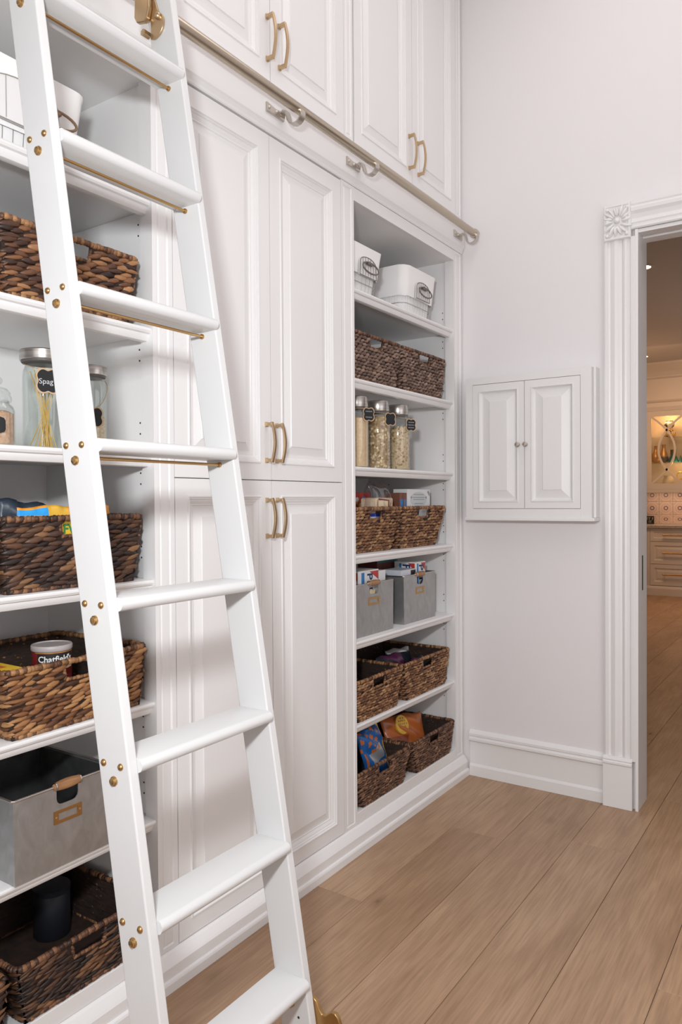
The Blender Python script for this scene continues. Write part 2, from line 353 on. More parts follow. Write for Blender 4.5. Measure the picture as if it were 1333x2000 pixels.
# ================================================================ CABINET WALL
F = -.035
YL0, YL1, YP1, YR1 = -3.05, -2.086, -1.02, -.09
DOORP = lambda fw: [(0, 0), (fw, 0), (fw+.002, .0035), (fw+.006, .0035), (fw+.008, -.002), (fw+.012, -.002), (fw+.014, -.007), (fw+.019, -.008), (fw+.027, -.013), (fw+.031, -.013), (fw+.033, -.017), (fw+.040, -.017), (fw+.066, -.009), (fw+.068, -.006)]
def pull(parent, y, z0, z1, x=F):
    """arched bar pull on two square posts"""
    n = 12; path = []
    for i in range(n+1):
        t = i/n; path.append((x+.027+.013*math.sin(math.pi*t), y, z0+(z1-z0)*t))
    h = MB().strap(path, Y, .011, .007).build('pull_handle', BRASS, parent, bevel=.0012)
    for z in (z0+.007, z1-.007):
        MB().prism([(x, z-.0085), (x+.005, z-.0085), (x+.007, z-.0055), (x+.030, z-.0055), (x+.030, z+.0055), (x+.007, z+.0055), (x+.005, z+.0085), (x, z+.0085)], y-.0065, y+.0065, 'y').build('handle_post', BRASS, h, bevel=.001)
    return h
def door(parent, y0, y1, z0, z1, fwd=.055, hy=None, hz=None, name='door'):
    d = MB().rings((F, y0, z0), Y, Z, X, y1-y0, z1-z0, DOORP(fwd)).build(name, PAINT, parent, bevel=0)
    if hy is not None: pull(d, hy, *hz)
    return d
def stile_panel(name, parent, y0, y1, z0, z1, back=-.05, fl=.016, zi=.012):
    """face frame stile with a sunk flute"""
    m = MB(); wd = y1-y0
    o = Vector((F, y0, z0)); vs = []; fs = []
    pr = [(0, 0, back), (0, 0, 0), (fl, zi, 0), (fl+.003, zi+.003, -.004), (fl+.007, zi+.007, -.004), (fl+.010, zi+.010, -.0015)]
    h = z1-z0
    for i, j, d in pr:
        for u, v in ((i, j), (wd-i, j), (wd-i, h-j), (i, h-j)): vs.append((F+d, y0+u, z0+v))
    for k in range(len(pr)-1):
        for j in range(4): fs.append((k*4+j, k*4+(j+1) % 4, k*4+4+(j+1) % 4, k*4+4+j))
    e = (len(pr)-1)*4; fs.append((e, e+1, e+2, e+3)); fs.append((3, 2, 1, 0)); m.add(vs, fs)
    return m.build(name, PAINT, parent)
SHZ = [2.285, 1.921, 1.560, 1.197, .843, .500]
BACK = -.56
def shelf_bay(label, y0, y1, ys0, ys1, rstile, lstile):
    c = thing('open_shelf_cabinet', (F, (y0+y1)/2, 0), label, 'shelf unit', 'open shelf bays of the cabinet wall')
    ya, yb = y0-.014, y1+.012       # side panel faces sit behind the stiles
    MB().box(BACK-.014, BACK, ya, yb, .10, 2.66).build('back_panel', INNER, c)
    for a, b in ((ya-.012, ya), (yb, yb+.012)): MB().box(BACK, F-.018, a, b, .10, 2.66).build('side_panel', INNER, c)
    MB().box(BACK, F-.001, ya, yb, 2.632, 2.652).build('top_panel', INNER, c)
    MB().box(BACK, F-.001, ya, yb, .128, .148).build('floor_panel', INNER, c)
    MB().box(F-.018, F, y0, y1, .10, .146).build('bottom_rail', PAINT, c, bevel=.001)
    MB().box(F-.018, F, y0, y1, 2.630, 2.682).build('top_rail', PAINT, c, bevel=.001)
    prof = [(-.044, 0), (-.038, -.002), (-.0355, -.006), (-.0355, -.010), (-.039, -.016), (-.046, -.019), (-.046, -.022), (-.049, -.030), (-.054, -.037), (-.060, -.039), (-.072, -.039), (-.072, -.020), (BACK+.001, -.020), (BACK+.001, 0)]
    for z in SHZ:
        sm(MB().prism([(p[0]-.006, z+p[1]) for p in prof[:-2]]+[(p[0], z+p[1]) for p in prof[-2:]], ya+.001, yb-.001, 'y').build('shelf', PAINT, c), 30)
    pins = MB()
    for ysd, sg in ((yb, -1), (ya, 1)):
        for z in SHZ:
            for dz in (-.055, -.087, .06, .092):
                for xx in (-.105, -.43): pins.lathe((xx, ysd+.0005*sg, z+dz), [(.0028, 0), (.0028, .0006*sg)], 8, 'y')
    stuff(pins.build('pin_hole_shade', DARK, c))  # dark discs on the panels, hole shade given as colour
    if rstile: stile_panel('stile', c, *rstile, .10, 2.682)
    if lstile: stile_panel('stile', c, *lstile, .10, 2.682)
    return c
cab_l = shelf_bay('open white shelf bay behind the ladder, with wicker baskets, jars and a metal bin', YL0, YL1, 0, 0, (YL1, -2.0085), (YL0-.08, YL0))
cab_r = shelf_bay('open white shelf bay beside the end wall, with paired baskets, jars and metal bins', YP1, YR1, 0, 0, (YR1, -.001), (-1.1125, YP1))
pan = thing('pantry_cabinet', (F, -1.555, 0), 'tall white four-door pantry cabinet between the two open shelf bays', 'cabinet')
MB().box(BACK-.014, F-.022, -2.005, -1.116, .104, 2.675).build('carcass', INNER, pan)
for a, b, hy in ((-2.006, -1.5565, -1.583), (-1.554, -1.115, -1.527)):
    door(pan, a, b, 1.4935, 2.676, .055, hy, (1.553, 1.690), 'upper_door')
    door(pan, a, b, .102, 1.4905, .050, hy, (1.294, 1.431), 'lower_door')
# upper cabinets
UZ0, UZ1 = 2.862, 4.20
def upper(label, y0, y1, ys, hs, hz):
    c = thing('upper_cabinet', (F, (y0+y1)/2, UZ0), label, 'cabinet', 'upper cabinets above the ladder rail')
    MB().box(BACK-.014, F-.022, y0+.002, y1-.002, UZ0+.002, CZ-.005).build('carcass', INNER, c)
    stile_panel('stile', c, y1-.064, y1-.001, UZ0, UZ1+.06, fl=.012)
    MB().box(F-.02, F, y0, y1-.064, UZ1+.003, UZ1+.06).build('top_rail', PAINT, c)
    for (a, b), hy in zip(ys, hs): door(c, a, b, UZ0+.002, UZ1, .054, hy, hz)
    return c
upper('white upper cabinet over the left shelf bay, above the ladder', -3.05, -2.012, [(-3.045, -2.565), (-2.562, -2.078)], (-2.59, -2.535), (2.927, 3.082))
upper('middle white upper cabinet with a pair of brass pulls, over the pantry doors', -2.010, -1.022, [(-2.006, -1.5465), (-1.5435, -1.088)], (-1.563, -1.497), (2.925, 3.082))
upper('white upper cabinet nearest the end wall, over the right shelf bay', -1.020, -.001, [(-1.012, -.5265), (-.5235, -.067)], (-.556, -.470), (2.918, 3.075))
# frieze and base
fr = [(BACK, 2.684), (F+.001, 2.684), (F+.004, 2.688), (F+.006, 2.696), (F+.011, 2.706), (F+.015, 2.712), (F+.015, 2.846), (F+.010, 2.852), (F+.002, 2.858), (BACK, 2.860)]
f_ = MB().prism(fr, YL0-.08, 0, 'y').build('trim_2', PAINT); struct(f_); f_['label'] = 'white frieze board carrying the ladder rail'
bp = [(-.06, .099), (F, .099), (-.031, .098), (-.026, .094), (-.018, .083), (-.012, .074), (-.008, .067), (-.008, .036), (-.006, .034), (-.001, .032), (.0015, .026), (.0015, 0), (-.06, 0)]
b_ = struct(MB().prism(bp, YL0-.08, -.002, 'y').build('baseboard_left', TRIM)); b_['label'] = 'white moulded base running under the cabinet wall'
# ---- ladder rail with brackets
RX, RZ, RR = .060, 2.757, .0175
rail = thing('ladder_rail', (RX, -1.6, RZ), 'long round metal ladder rail along the cabinet wall', 'rail')
sm(MB().lathe((RX, 0, RZ), [(RR, -3.1), (RR, -.062)], 24, 'y').build('rail_tube', RAILM, rail))
sm(MB().lathe((RX, 0, RZ), [(.012, -.064), (RR+.004, -.062), (RR+.006, -.056), (RR+.006, -.044), (RR+.002, -.038), (.006, -.034), (.0005, -.0335)], 24, 'y').build('end_cap', NICKEL, rail))
def bracket(yp0, yp1, ys):
    xp = F+.015
    plt = MB().prism([(yp0, 2.741), (yp1, 2.741), (yp1, 2.762), (yp1-.012, 2.770), ((yp0+yp1)/2, 2.766), (yp0+.018, 2.770), (yp0, 2.773)], xp-.001, xp+.007, 'x').build('bracket', NICKEL, rail, bevel=.0015)
    path = []
    for a in range(190, -1, -19): path.append((xp+.022+.016*math.cos(math.radians(a))*-1*-1, ys, 2.751+.016*math.sin(math.radians(a))))
    cx, r = RX-.002, .022
    path = [(xp+.004, ys, 2.748), (xp+.008, ys, 2.762), (xp+.018, ys, 2.768), (xp+.029, ys, 2.763), (xp+.034, ys, 2.748), (xp+.038, ys, 2.730), (xp+.048, ys, 2.716), (xp+.064, ys, 2.710), (xp+.080, ys, 2.714), (xp+.092, ys, 2.726), (xp+.096, ys, 2.742), (xp+.094, ys, 2.752)]
    sm(MB().strap(path, Y, .026, .005).build('strap', NICKEL, plt), 50)
    for yy in (yp0+.012, ys-.030, ys-.006):
        sm(MB().lathe((xp+.006, yy, 2.756), [(.006, 0), (.0055, .003), (.003, .005), (.0004, .0055)], 10, 'x').build('screw_head', NICKEL, plt))
for a in ((-1.59, -1.495, -1.508), (-1.098, -1.005, -1.018), (-.125, -.032, -.05), (-2.62, -2.525, -2.54)): bracket(*a)
# ================================================================ LADDER
LXB, LS, LW, LT = .6696, .170, .0871, .0224
LYL, LYR = -2.6508, -2.2447
def lx(z): return LXB-LS*z
lad = thing('library_ladder', (.55, -2.44, 0), 'white wooden rolling library ladder with brass fittings leaning on the cabinet rail', 'ladder')
for y0, y1 in ((LYL, LYL+LT), (LYR, LYR+LT)):
    z0, z1 = .055, 2.98
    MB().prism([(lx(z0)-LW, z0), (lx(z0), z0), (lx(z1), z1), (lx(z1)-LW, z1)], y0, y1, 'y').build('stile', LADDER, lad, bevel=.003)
RZB = [2.463, 2.147, 1.832, 1.519, 1.211, .911, .620, .322]
for z in RZB:
    f = lx(z)+.010; b = lx(z)-LW+.002; t = .026
    pr = [(b, z), (f-.010, z), (f-.004, z+.003), (f-.0005, z+.009), (f, z+.013), (f-.0005, z+.017), (f-.004, z+.023), (f-.010, z+t), (b, z+t)]
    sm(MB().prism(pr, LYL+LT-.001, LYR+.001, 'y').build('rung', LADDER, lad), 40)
    xr, zr = lx(z)-.043, z-.011
    if z > 1.3:
        rod = sm(MB().tube([(xr, LYL+LT+.0005, zr), (xr, LYR-.0005, zr)], .0034, 10).build('support_rod', BRASSD, lad))
        sm(MB().lathe((xr, LYR-.006, zr), [(.005, 0), (.0062, .002), (.0062, .006)], 12, 'y').build('rod_collar', BRASSD, rod), 40)
    sm(MB().lathe((xr, LYL, zr-.006), [(.0095, 0), (.0092, -.003), (.0068, -.0045), (.0066, -.007), (.0005, -.0085)], 12, 'y').build('rod_nut', BRASSD, lad), 40)
    for dx in (-.070, -.022):
        for yb_, sg in ((LYL, -1), (LYR+LT, 1)):
            sm(MB().lathe((lx(z+.013)+dx, yb_, z+.013), [(.0068, -.001*sg), (.0066, .002*sg), (.0045, .0045*sg), (.0005, .0055*sg)], 14, 'y').build('rung_bolt', BRASSD, lad), 50)
# rail hooks
for ys, sg in ((LYR, -1), (LYL+LT, 1)):
    h = MB()
    out = [(.150, 2.640), (.150, 2.592)]+[(.158+.038*math.cos(math.radians(a))*1.0, 2.622+.034*math.sin(math.radians(a))) for a in range(-85, 61, 12)]+[(.174, 2.662), (.165, 2.685), (.160, 2.72), (.150, 2.74)]+[(.128, 2.74), (.128, 2.640)]
    h.prism(out, ys+sg*.0004, ys+sg*.006, 'y')
    hk = sm(h.build('rail_hook', BRASS, lad, bevel=.001), 30)
    MB().prism([(.104, 2.655), (.112, 2.640), (.138, 2.634), (.150, 2.640), (.158, 2.665), (.155, 2.80), (.112, 2.80)], ys+sg*.006, ys+sg*.020, 'y').build('hook_channel', BRASS, hk, bevel=.003)
    ar = [(RX+.075*math.cos(math.radians(a))*.78, ys+sg*.018, 2.795+.030*math.sin(math.radians(a))) for a in range(0, 181, 15)]+[(RX-.034, ys+sg*.018, 2.765)]
    MB().strap([(.128, ys+sg*.018, 2.79)]+ar, Y, .022, .006).build('hook_strap', BRASS, hk)
    sm(MB().lathe((RX, ys+sg*.018, RZ+RR+.014), [(.013, -.008), (.010, 0), (.013, .008)], 16, 'y').build('roller', BLACK, hk))
    sm(MB().lathe((.178, ys+sg*.006, 2.640), [(.009, 0), (.009, sg*.004), (.006, sg*.008), (.0005, sg*.010)], 14, 'y').build('hook_screw', BRASS, hk), 40)
    sm(MB().lathe((.137, ys+sg*.0004, 2.607), [(.009, 0), (.009, sg*.020), (.0005, sg*.021)], 6, 'y').build('hook_nut', BRASS, hk), 40)
# foot wheels
for ys, sg in ((LYR+LT, 1), (LYL, -1)):
    out = [(.600, .295), (.620, .296), (.628, .290), (.634, .276), (.642, .266), (.652, .266), (.660, .274), (.668, .281), (.678, .281), (.686, .274), (.691, .260), (.694, .235), (.70, .19), (.715, .14), (.72, .10), (.71, .06), (.685, .035), (.65, .035), (.62, .055), (.612, .10), (.606, .2)]
    ft = sm(MB().prism(out, ys, ys+sg*.010, 'y').build('wheel_bracket', BRASSD, lad, bevel=.0012), 30)
    sl = MB()
    for (ax, az, bx, bz) in ((.618, .272, .622, .255), (.622, .255, .617, .235), (.655, .250, .664, .262), (.664, .262, .672, .262), (.676, .252, .682, .262), (.64, .2, .66, .17), (.66, .17, .69, .18)):
        L = math.hypot(bx-ax, bz-az); nx, nz = -(bz-az)/L*.0026, (bx-ax)/L*.0026
        sl.prism([(ax-nx, az-nz), (bx-nx*.4, bz-nz*.4), (bx+nx*.4, bz+nz*.4), (ax+nx, az+nz)], ys+sg*.0098, ys+sg*.0106, 'y')
    sl.build('scroll_slot_shade', DARK, ft)  # raised dark strips, colour stands in for shade in cut slots
    sm(MB().lathe((.668, ys+sg*.022, .050), [(.012, -.010), (.046, -.010), (.050, -.006), (.050, .006), (.046, .010), (.012, .010)], 28, 'y').build('wheel', BLACK, ft), 40)
    yi = LYR if sg > 0 else LYL+LT
    sm(MB().lathe((.574, yi, .281), [(.0085, -sg*.0), (.0085, -sg*.003), (.007, -sg*.009), (.004, -sg*.012), (.0005, -sg*.013)], 16, 'y').build('foot_bolt', BRASSD, lad))
    MB().lathe((.594, yi, .255), [(.003, 0), (.003, -sg*.0006)], 10, 'y').build('bolt_hole_shade', DARK, lad)  # flat dark disc painted as the shade inside a hole
# ================================================================ SMALL WALL CABINET
sc_ = thing('small_wall_cabinet', (.337, WY0, 1.33), 'small white two-door cabinet set on the end wall beside the doorway', 'cabinet')
fy = -.088
MB().box(.026, .648, fy+.018, WY0, 1.334, 2.026).build('box', PAINT, sc_)
for a, b in ((.026, .0625), (.598, .648)): MB().box(a, b, fy, fy+.02, 1.334, 2.026).build('frame_stile', PAINT, sc_, bevel=.0006)
for a, b in ((1.992, 2.026), (1.334, 1.376)): MB().box(.0625, .598, fy, fy+.02, a, b).build('frame_rail', PAINT, sc_, bevel=.0006)
MB().box(.020, .662, fy-.006, WY0, 1.318, 1.334).build('bottom_moulding', PAINT, sc_, bevel=.003)
MB().box(.648, .660, fy+.03, WY0, 1.334, 2.030).build('side_moulding', PAINT, sc_, bevel=.003)
sp = [(0, 0), (.030, 0), (.032, .003), (.036, .003), (.039, -.004), (.044, -.010), (.050, -.011), (.086, -.003), (.088, -.001), (.092, -.001)]
for a, b, kx in ((.064, .3295, .302), (.332, .5965, .341)):
    d = MB().rings((a, fy, 1.378), X, Z, (0, -1, 0), b-a, .612, sp).build('door', PAINT, sc_)
    sm(MB().lathe((kx, fy, 1.685), [(.007, 0), (.006, -.004), (.0048, -.010), (.008, -.015), (.0125, -.020), (.0125, -.025), (.009, -.029), (.0005, -.030)], 20, 'y').build('knob', NICKEL, d))
# ================================================================ WOVEN BASKETS
W_TAN = island_mat('hyacinth_mid', [(.22, (.022, .009, .006)), (.42, (.085, .033, .016)), (.60, (.21, .088, .036)), (.80, (.42, .21, .088))])
W_DARK = island_mat('hyacinth_dark', [(.24, (.014, .008, .007)), (.45, (.055, .026, .017)), (.64, (.125, .056, .027)), (.86, (.33, .17, .075))])
W_WARM = island_mat('hyacinth_warm', [(.20, (.05, .018, .007)), (.40, (.15, .058, .021)), (.60, (.29, .128, .046)), (.82, (.46, .24, .095))])
W_GREY = island_mat('hyacinth_grey', [(.15, (.080, .046, .034)), (.42, (.15, .088, .064)), (.66, (.23, .145, .105)), (.90, (.40, .28, .21))])
W_R = island_mat('hyacinth_brown', [(.15, (.075, .030, .014)), (.40, (.17, .072, .031)), (.62, (.28, .135, .060)), (.86, (.48, .29, .14))])
W_RD = island_mat('hyacinth_umber', [(.15, (.055, .025, .015)), (.42, (.11, .050, .028)), (.66, (.18, .088, .048)), (.90, (.34, .19, .11))])
W_DEEP = island_mat('hyacinth_deep', [(.26, (.010, .006, .005)), (.48, (.040, .018, .011)), (.68, (.105, .046, .021)), (.88, (.30, .14, .058))])
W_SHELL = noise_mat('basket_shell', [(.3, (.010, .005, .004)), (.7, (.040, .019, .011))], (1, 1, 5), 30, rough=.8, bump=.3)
W_RIM = island_mat('hyacinth_rim', [(.2, (.075, .028, .012)), (.5, (.21, .095, .038)), (.85, (.40, .21, .09))], spread=.7)
W_RIMD = island_mat('hyacinth_rim_dark', [(.2, (.03, .012, .008)), (.5, (.105, .043, .021)), (.85, (.27, .13, .06))], spread=.7)
def strand_cloud(cs, us, vs_, ns, L, H, B, rng):
    """many leaf shaped strands at once; cs centres, us run direction, vs_ up, ns outward"""
    N = len(cs); st = [(-.5, .12), (-.30, .72), (0, 1.0), (.30, .74), (.5, .12)]; k = 6
    Lr = L*rng.uniform(.88, 1.22, N); Hr = H*rng.uniform(.8, 1.25, N); tl = rng.normal(.16, .10, N); ph = rng.uniform(-.2, .2, N)
    U = us*np.cos(tl)[:, None]+vs_*np.sin(tl)[:, None]; V = vs_*np.cos(tl)[:, None]-us*np.sin(tl)[:, None]
    V2 = V*np.cos(ph)[:, None]+ns*np.sin(ph)[:, None]; N2 = ns*np.cos(ph)[:, None]-V*np.sin(ph)[:, None]
    out = np.zeros((N, len(st)*k, 3))
    for i, (t, r) in enumerate(st):
        bow = B*(1-(2*t)**2)*.75-.0035
        for j in range(k):
            a = 2*math.pi*j/k
            out[:, i*k+j] = cs+U*(t*Lr)[:, None]+V2*(math.cos(a)*r*Hr/2)[:, None]+N2*(bow+math.sin(a)*r*B*.55)
    f = [(i*k+j, i*k+(j+1) % k, (i+1)*k+(j+1) % k, (i+1)*k+j) for i in range(len(st)-1) for j in range(k)]
    f += [tuple(range(k))[::-1], tuple(range((len(st)-1)*k, len(st)*k))]
    n = len(st)*k
    return out.reshape(-1, 3), [tuple(x+o*n for x in q) for o in range(N) for q in f]
def basket(label, y0, y1, z, h, xf=-.050, depth=.40, ty=.03, tx=.012, rows=13, pitch=.039, wm=None, rm=None, hole=True, seed=1, group='woven baskets on the shelves', bh=.036, hw=.098, lf=1.42, hf=1.22, bulge=.0085):
    rng = np.random.default_rng(seed); wm = wm or W_TAN; rm = rm or W_RIM
    cy = (y0+y1)/2; t_ = thing('wicker_basket', (xf-depth/2, cy, z), label, 'basket', group)
    off = np.array(t_.location)
    T = [np.array(p) for p in ((xf, y0, z+h), (xf, y1, z+h), (xf-depth, y1, z+h), (xf-depth, y0, z+h))]
    B_ = [np.array(p) for p in ((xf-tx, y0+ty, z), (xf-tx, y1-ty, z), (xf-depth+ty, y1-ty, z), (xf-depth+ty, y0+ty, z))]
    rr = .0085; hz1 = z+h-rr*1.6; hz0 = hz1-bh
    cs, us, vv, nn = [], [], [], []
    zb, zt = .010, h-rr*1.2
    for s_ in range(4):
        t0, t1, b0, b1 = T[s_], T[(s_+1) % 4], B_[s_], B_[(s_+1) % 4]
        for r in range(rows):
            f = (zb+(zt-zb)*(r+.5)/rows)/h
            p0 = b0+(t0-b0)*f; p1 = b1+(t1-b1)*f; d = p1-p0; ln = np.linalg.norm(d); d = d/ln
            upv = (t0+t1-b0-b1); upv = upv/np.linalg.norm(upv); n = np.cross(d, upv); n = n/np.linalg.norm(n)
            if np.dot(n, (p0+p1)/2-np.array((xf-depth/2, cy, p0[2]))) < 0: n = -n
            cnt = max(3, int(round(ln/pitch))); o = (.25 if r % 2 else .75)
            for i in range(-1, cnt+1):
                q = (i+o)/cnt
                if q < -.2*pitch/ln or q > 1+.2*pitch/ln: continue
                e_ = lf*pitch*.36/ln; q = min(max(q, e_), 1-e_)
                p = p0+(p1-p0)*q+rng.normal(0, .0012, 3)
                if hole and s_ == 0 and abs(p[1]-cy) < hw/2+pitch*.42 and hz0-.006 < p[2] < hz1+.02: continue
                cs.append(p); us.append(d); vv.append(upv); nn.append(n)
    rh = (zt-zb)/rows
    v, f = strand_cloud(np.array(cs), np.array(us), np.array(vv), np.array(nn), pitch*lf, rh*hf, bulge, rng)
    m = MB(); m.v = [tuple(x) for x in v]; m.f = f; m.mi = [0]*len(f)
    we = m.build('weave', wm, t_); we.data.shade_smooth(); stuff(we)
    # shell: thin walls with the hand hole left open, and the base
    def wall(p, name):
        ctr = np.array((xf-depth/2, cy, z+h/2)); mm = MB()
        fc = np.mean(p, axis=0); n = np.cross(p[1]-p[0], p[3]-p[0]); n = n/np.linalg.norm(n)
        if np.dot(n, fc-ctr) < 0: n = -n
        q = [a-n*.0045 for a in p]
        return mm.add(list(p)+q, [(0, 1, 2, 3), (7, 6, 5, 4)]+[(i, (i+1) % 4, 4+(i+1) % 4, 4+i) for i in range(4)])
    for s_ in range(4):
        t0, t1, b0, b1 = T[s_], T[(s_+1) % 4], B_[s_], B_[(s_+1) % 4]
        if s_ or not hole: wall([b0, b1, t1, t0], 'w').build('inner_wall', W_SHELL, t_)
        else:
            def P(yy, zz):
                f = (zz-z)/h; return np.array((xf-tx+(tx)*f, yy, zz))
            def E0(f): return b0+(t0-b0)*f
            def E1(f): return b1+(t1-b1)*f
            f0, f1 = (hz0-z)/h, (hz1-z)/h
            a, b = cy-hw/2, cy+hw/2
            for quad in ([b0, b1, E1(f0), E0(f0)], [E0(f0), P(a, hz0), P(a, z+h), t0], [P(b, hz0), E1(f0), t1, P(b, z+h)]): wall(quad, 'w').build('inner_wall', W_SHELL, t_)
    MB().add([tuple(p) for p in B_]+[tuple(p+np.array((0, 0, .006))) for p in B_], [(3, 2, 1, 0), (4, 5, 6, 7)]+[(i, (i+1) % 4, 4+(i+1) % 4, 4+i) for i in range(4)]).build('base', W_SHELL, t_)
    # wrapped rim, foot band and hole edging
    def wrap(pts, r, name, step, mt, closed=True):
        P = [np.array(p, float) for p in pts]; mm = MB(); segs = list(zip(P, P[1:]+P[:1])) if closed else list(zip(P, P[1:]))
        for a, b in segs:
            ln = np.linalg.norm(b-a); n = max(2, int(ln/step)); d = (b-a)/ln
            for i in range(n):
                c = a+(b-a)*((i+.5)/n); tw = d+np.array((rng.normal(0, .12), rng.normal(0, .12), rng.normal(.12, .12))); tw /= np.linalg.norm(tw)
                hl = step*.62; rv = r*rng.uniform(.88, 1.12); off_ = rng.normal(0, r*.06, 3)
                mm.tube([c+off_-tw*hl, c+off_-tw*hl*.4, c+off_+tw*hl*.4, c+off_+tw*hl], [rv*.80, rv, rv, rv*.80], 7)
        o = mm.build(name, mt, t_, smooth=True); stuff(o); return o
    def rounded(pts, r, dz):
        out = []
        for i in range(4):
            p = pts[i]; a = pts[i-1]; b = pts[(i+1) % 4]
            for q, k in ((a, 1), (b, 1)):
                d = q-p; out.append(p+d/np.linalg.norm(d)*r+np.array((0, 0, dz)))
        return out
    wrap(rounded(T, .014, -rr*.4), rr, 'rim', .0105, rm)
    wrap(rounded(B_, .014, .006), .0062, 'foot_band', .012, rm)
    if hole: wrap([(xf-tx*.3, cy-hw/2-.004, hz1-.002), (xf-tx*.35, cy-hw/2, hz0), (xf-tx*.35, cy+hw/2, hz0), (xf-tx*.3, cy+hw/2+.004, hz1-.002)], .0052, 'hand_hole_edge', .010, rm, closed=False)
    return t_
GL = 'woven baskets in the left shelf bay'; GR = 'woven baskets in the right shelf bay'
basket('brown woven basket behind the ladder, two shelves below the top white linen box', -2.548, -2.125, SHZ[1], .186, seed=3, wm=W_TAN, group=GL, ty=.025)
basket('dark brown woven basket behind the ladder holding an orange snack bag', -2.550, -2.120, SHZ[3], .186, seed=4, wm=W_DARK, rm=W_RIMD, group=GL, ty=.022)
basket('dark woven basket cut off at left, beside the orange snack bag basket', -2.995, -2.565, SHZ[3], .186, seed=14, wm=W_DARK, rm=W_RIMD, group=GL, hole=False)
basket('honey brown woven basket holding a red coffee can and a yellow box', -2.546, -2.112, SHZ[4], .170, seed=5, wm=W_WARM, group=GL, ty=.02, tx=.004)
basket('dark woven basket on the cabinet floor at lower left, behind the ladder', -2.530, -2.112, .148, .142, seed=6, wm=W_DEEP, rm=W_RIMD, group=GL, ty=.02, xf=-.042, tx=.0)
basket('dark woven basket cut off at the lower left corner of the picture', -2.985, -2.556, .148, .136, seed=16, wm=W_DEEP, rm=W_RIMD, group=GL, ty=.02, xf=-.040, tx=.0, hole=False)
kw = dict(rows=13, pitch=.030, group=GR, lf=1.22, hf=1.08, bulge=.0095)
basket('grey-brown woven basket under the white boxes, left of its pair, empty square hand hole', -1.022, -.602, SHZ[1], .197, xf=-.056, seed=7, wm=W_GREY, rm=W_RIMD, **kw)
basket('grey-brown woven basket under the white boxes, right of its pair by the end wall', -.594, -.150, SHZ[1], .197, xf=-.056, seed=8, wm=W_GREY, rm=W_RIMD, **kw)
basket('brown woven basket holding bread and a red packet, below the cereal jars', -1.022, -.602, SHZ[3], .192, xf=-.056, tx=.04, ty=.035, seed=9, wm=W_R, **kw)
basket('brown woven basket holding a white printed carton, below the cereal jars', -.594, -.158, SHZ[3], .192, xf=-.056, tx=.04, ty=.035, seed=10, wm=W_R, **kw)
basket('brown woven basket below the grey metal bins, left of its pair, nearly empty', -1.024, -.606, SHZ[5], .172, xf=-.052, tx=.006, ty=.05, seed=11, wm=W_R, **kw)
basket('brown woven basket below the grey metal bins, holding dark purple and blue packets', -.600, -.126, SHZ[5], .172, xf=-.052, tx=.006, ty=.042, seed=12, wm=W_R, **kw)
basket('dark woven basket on the right bay floor holding a blue chip bag', -1.024, -.562, .148, .150, xf=-.040, tx=.004, ty=.06, seed=13, wm=W_RD, rm=W_RIMD, **kw)
basket('dark woven basket on the right bay floor holding an orange chip bag', -.544, -.098, .148, .152, xf=-.040, tx=.004, ty=.05, seed=15, wm=W_RD, rm=W_RIMD, **kw)
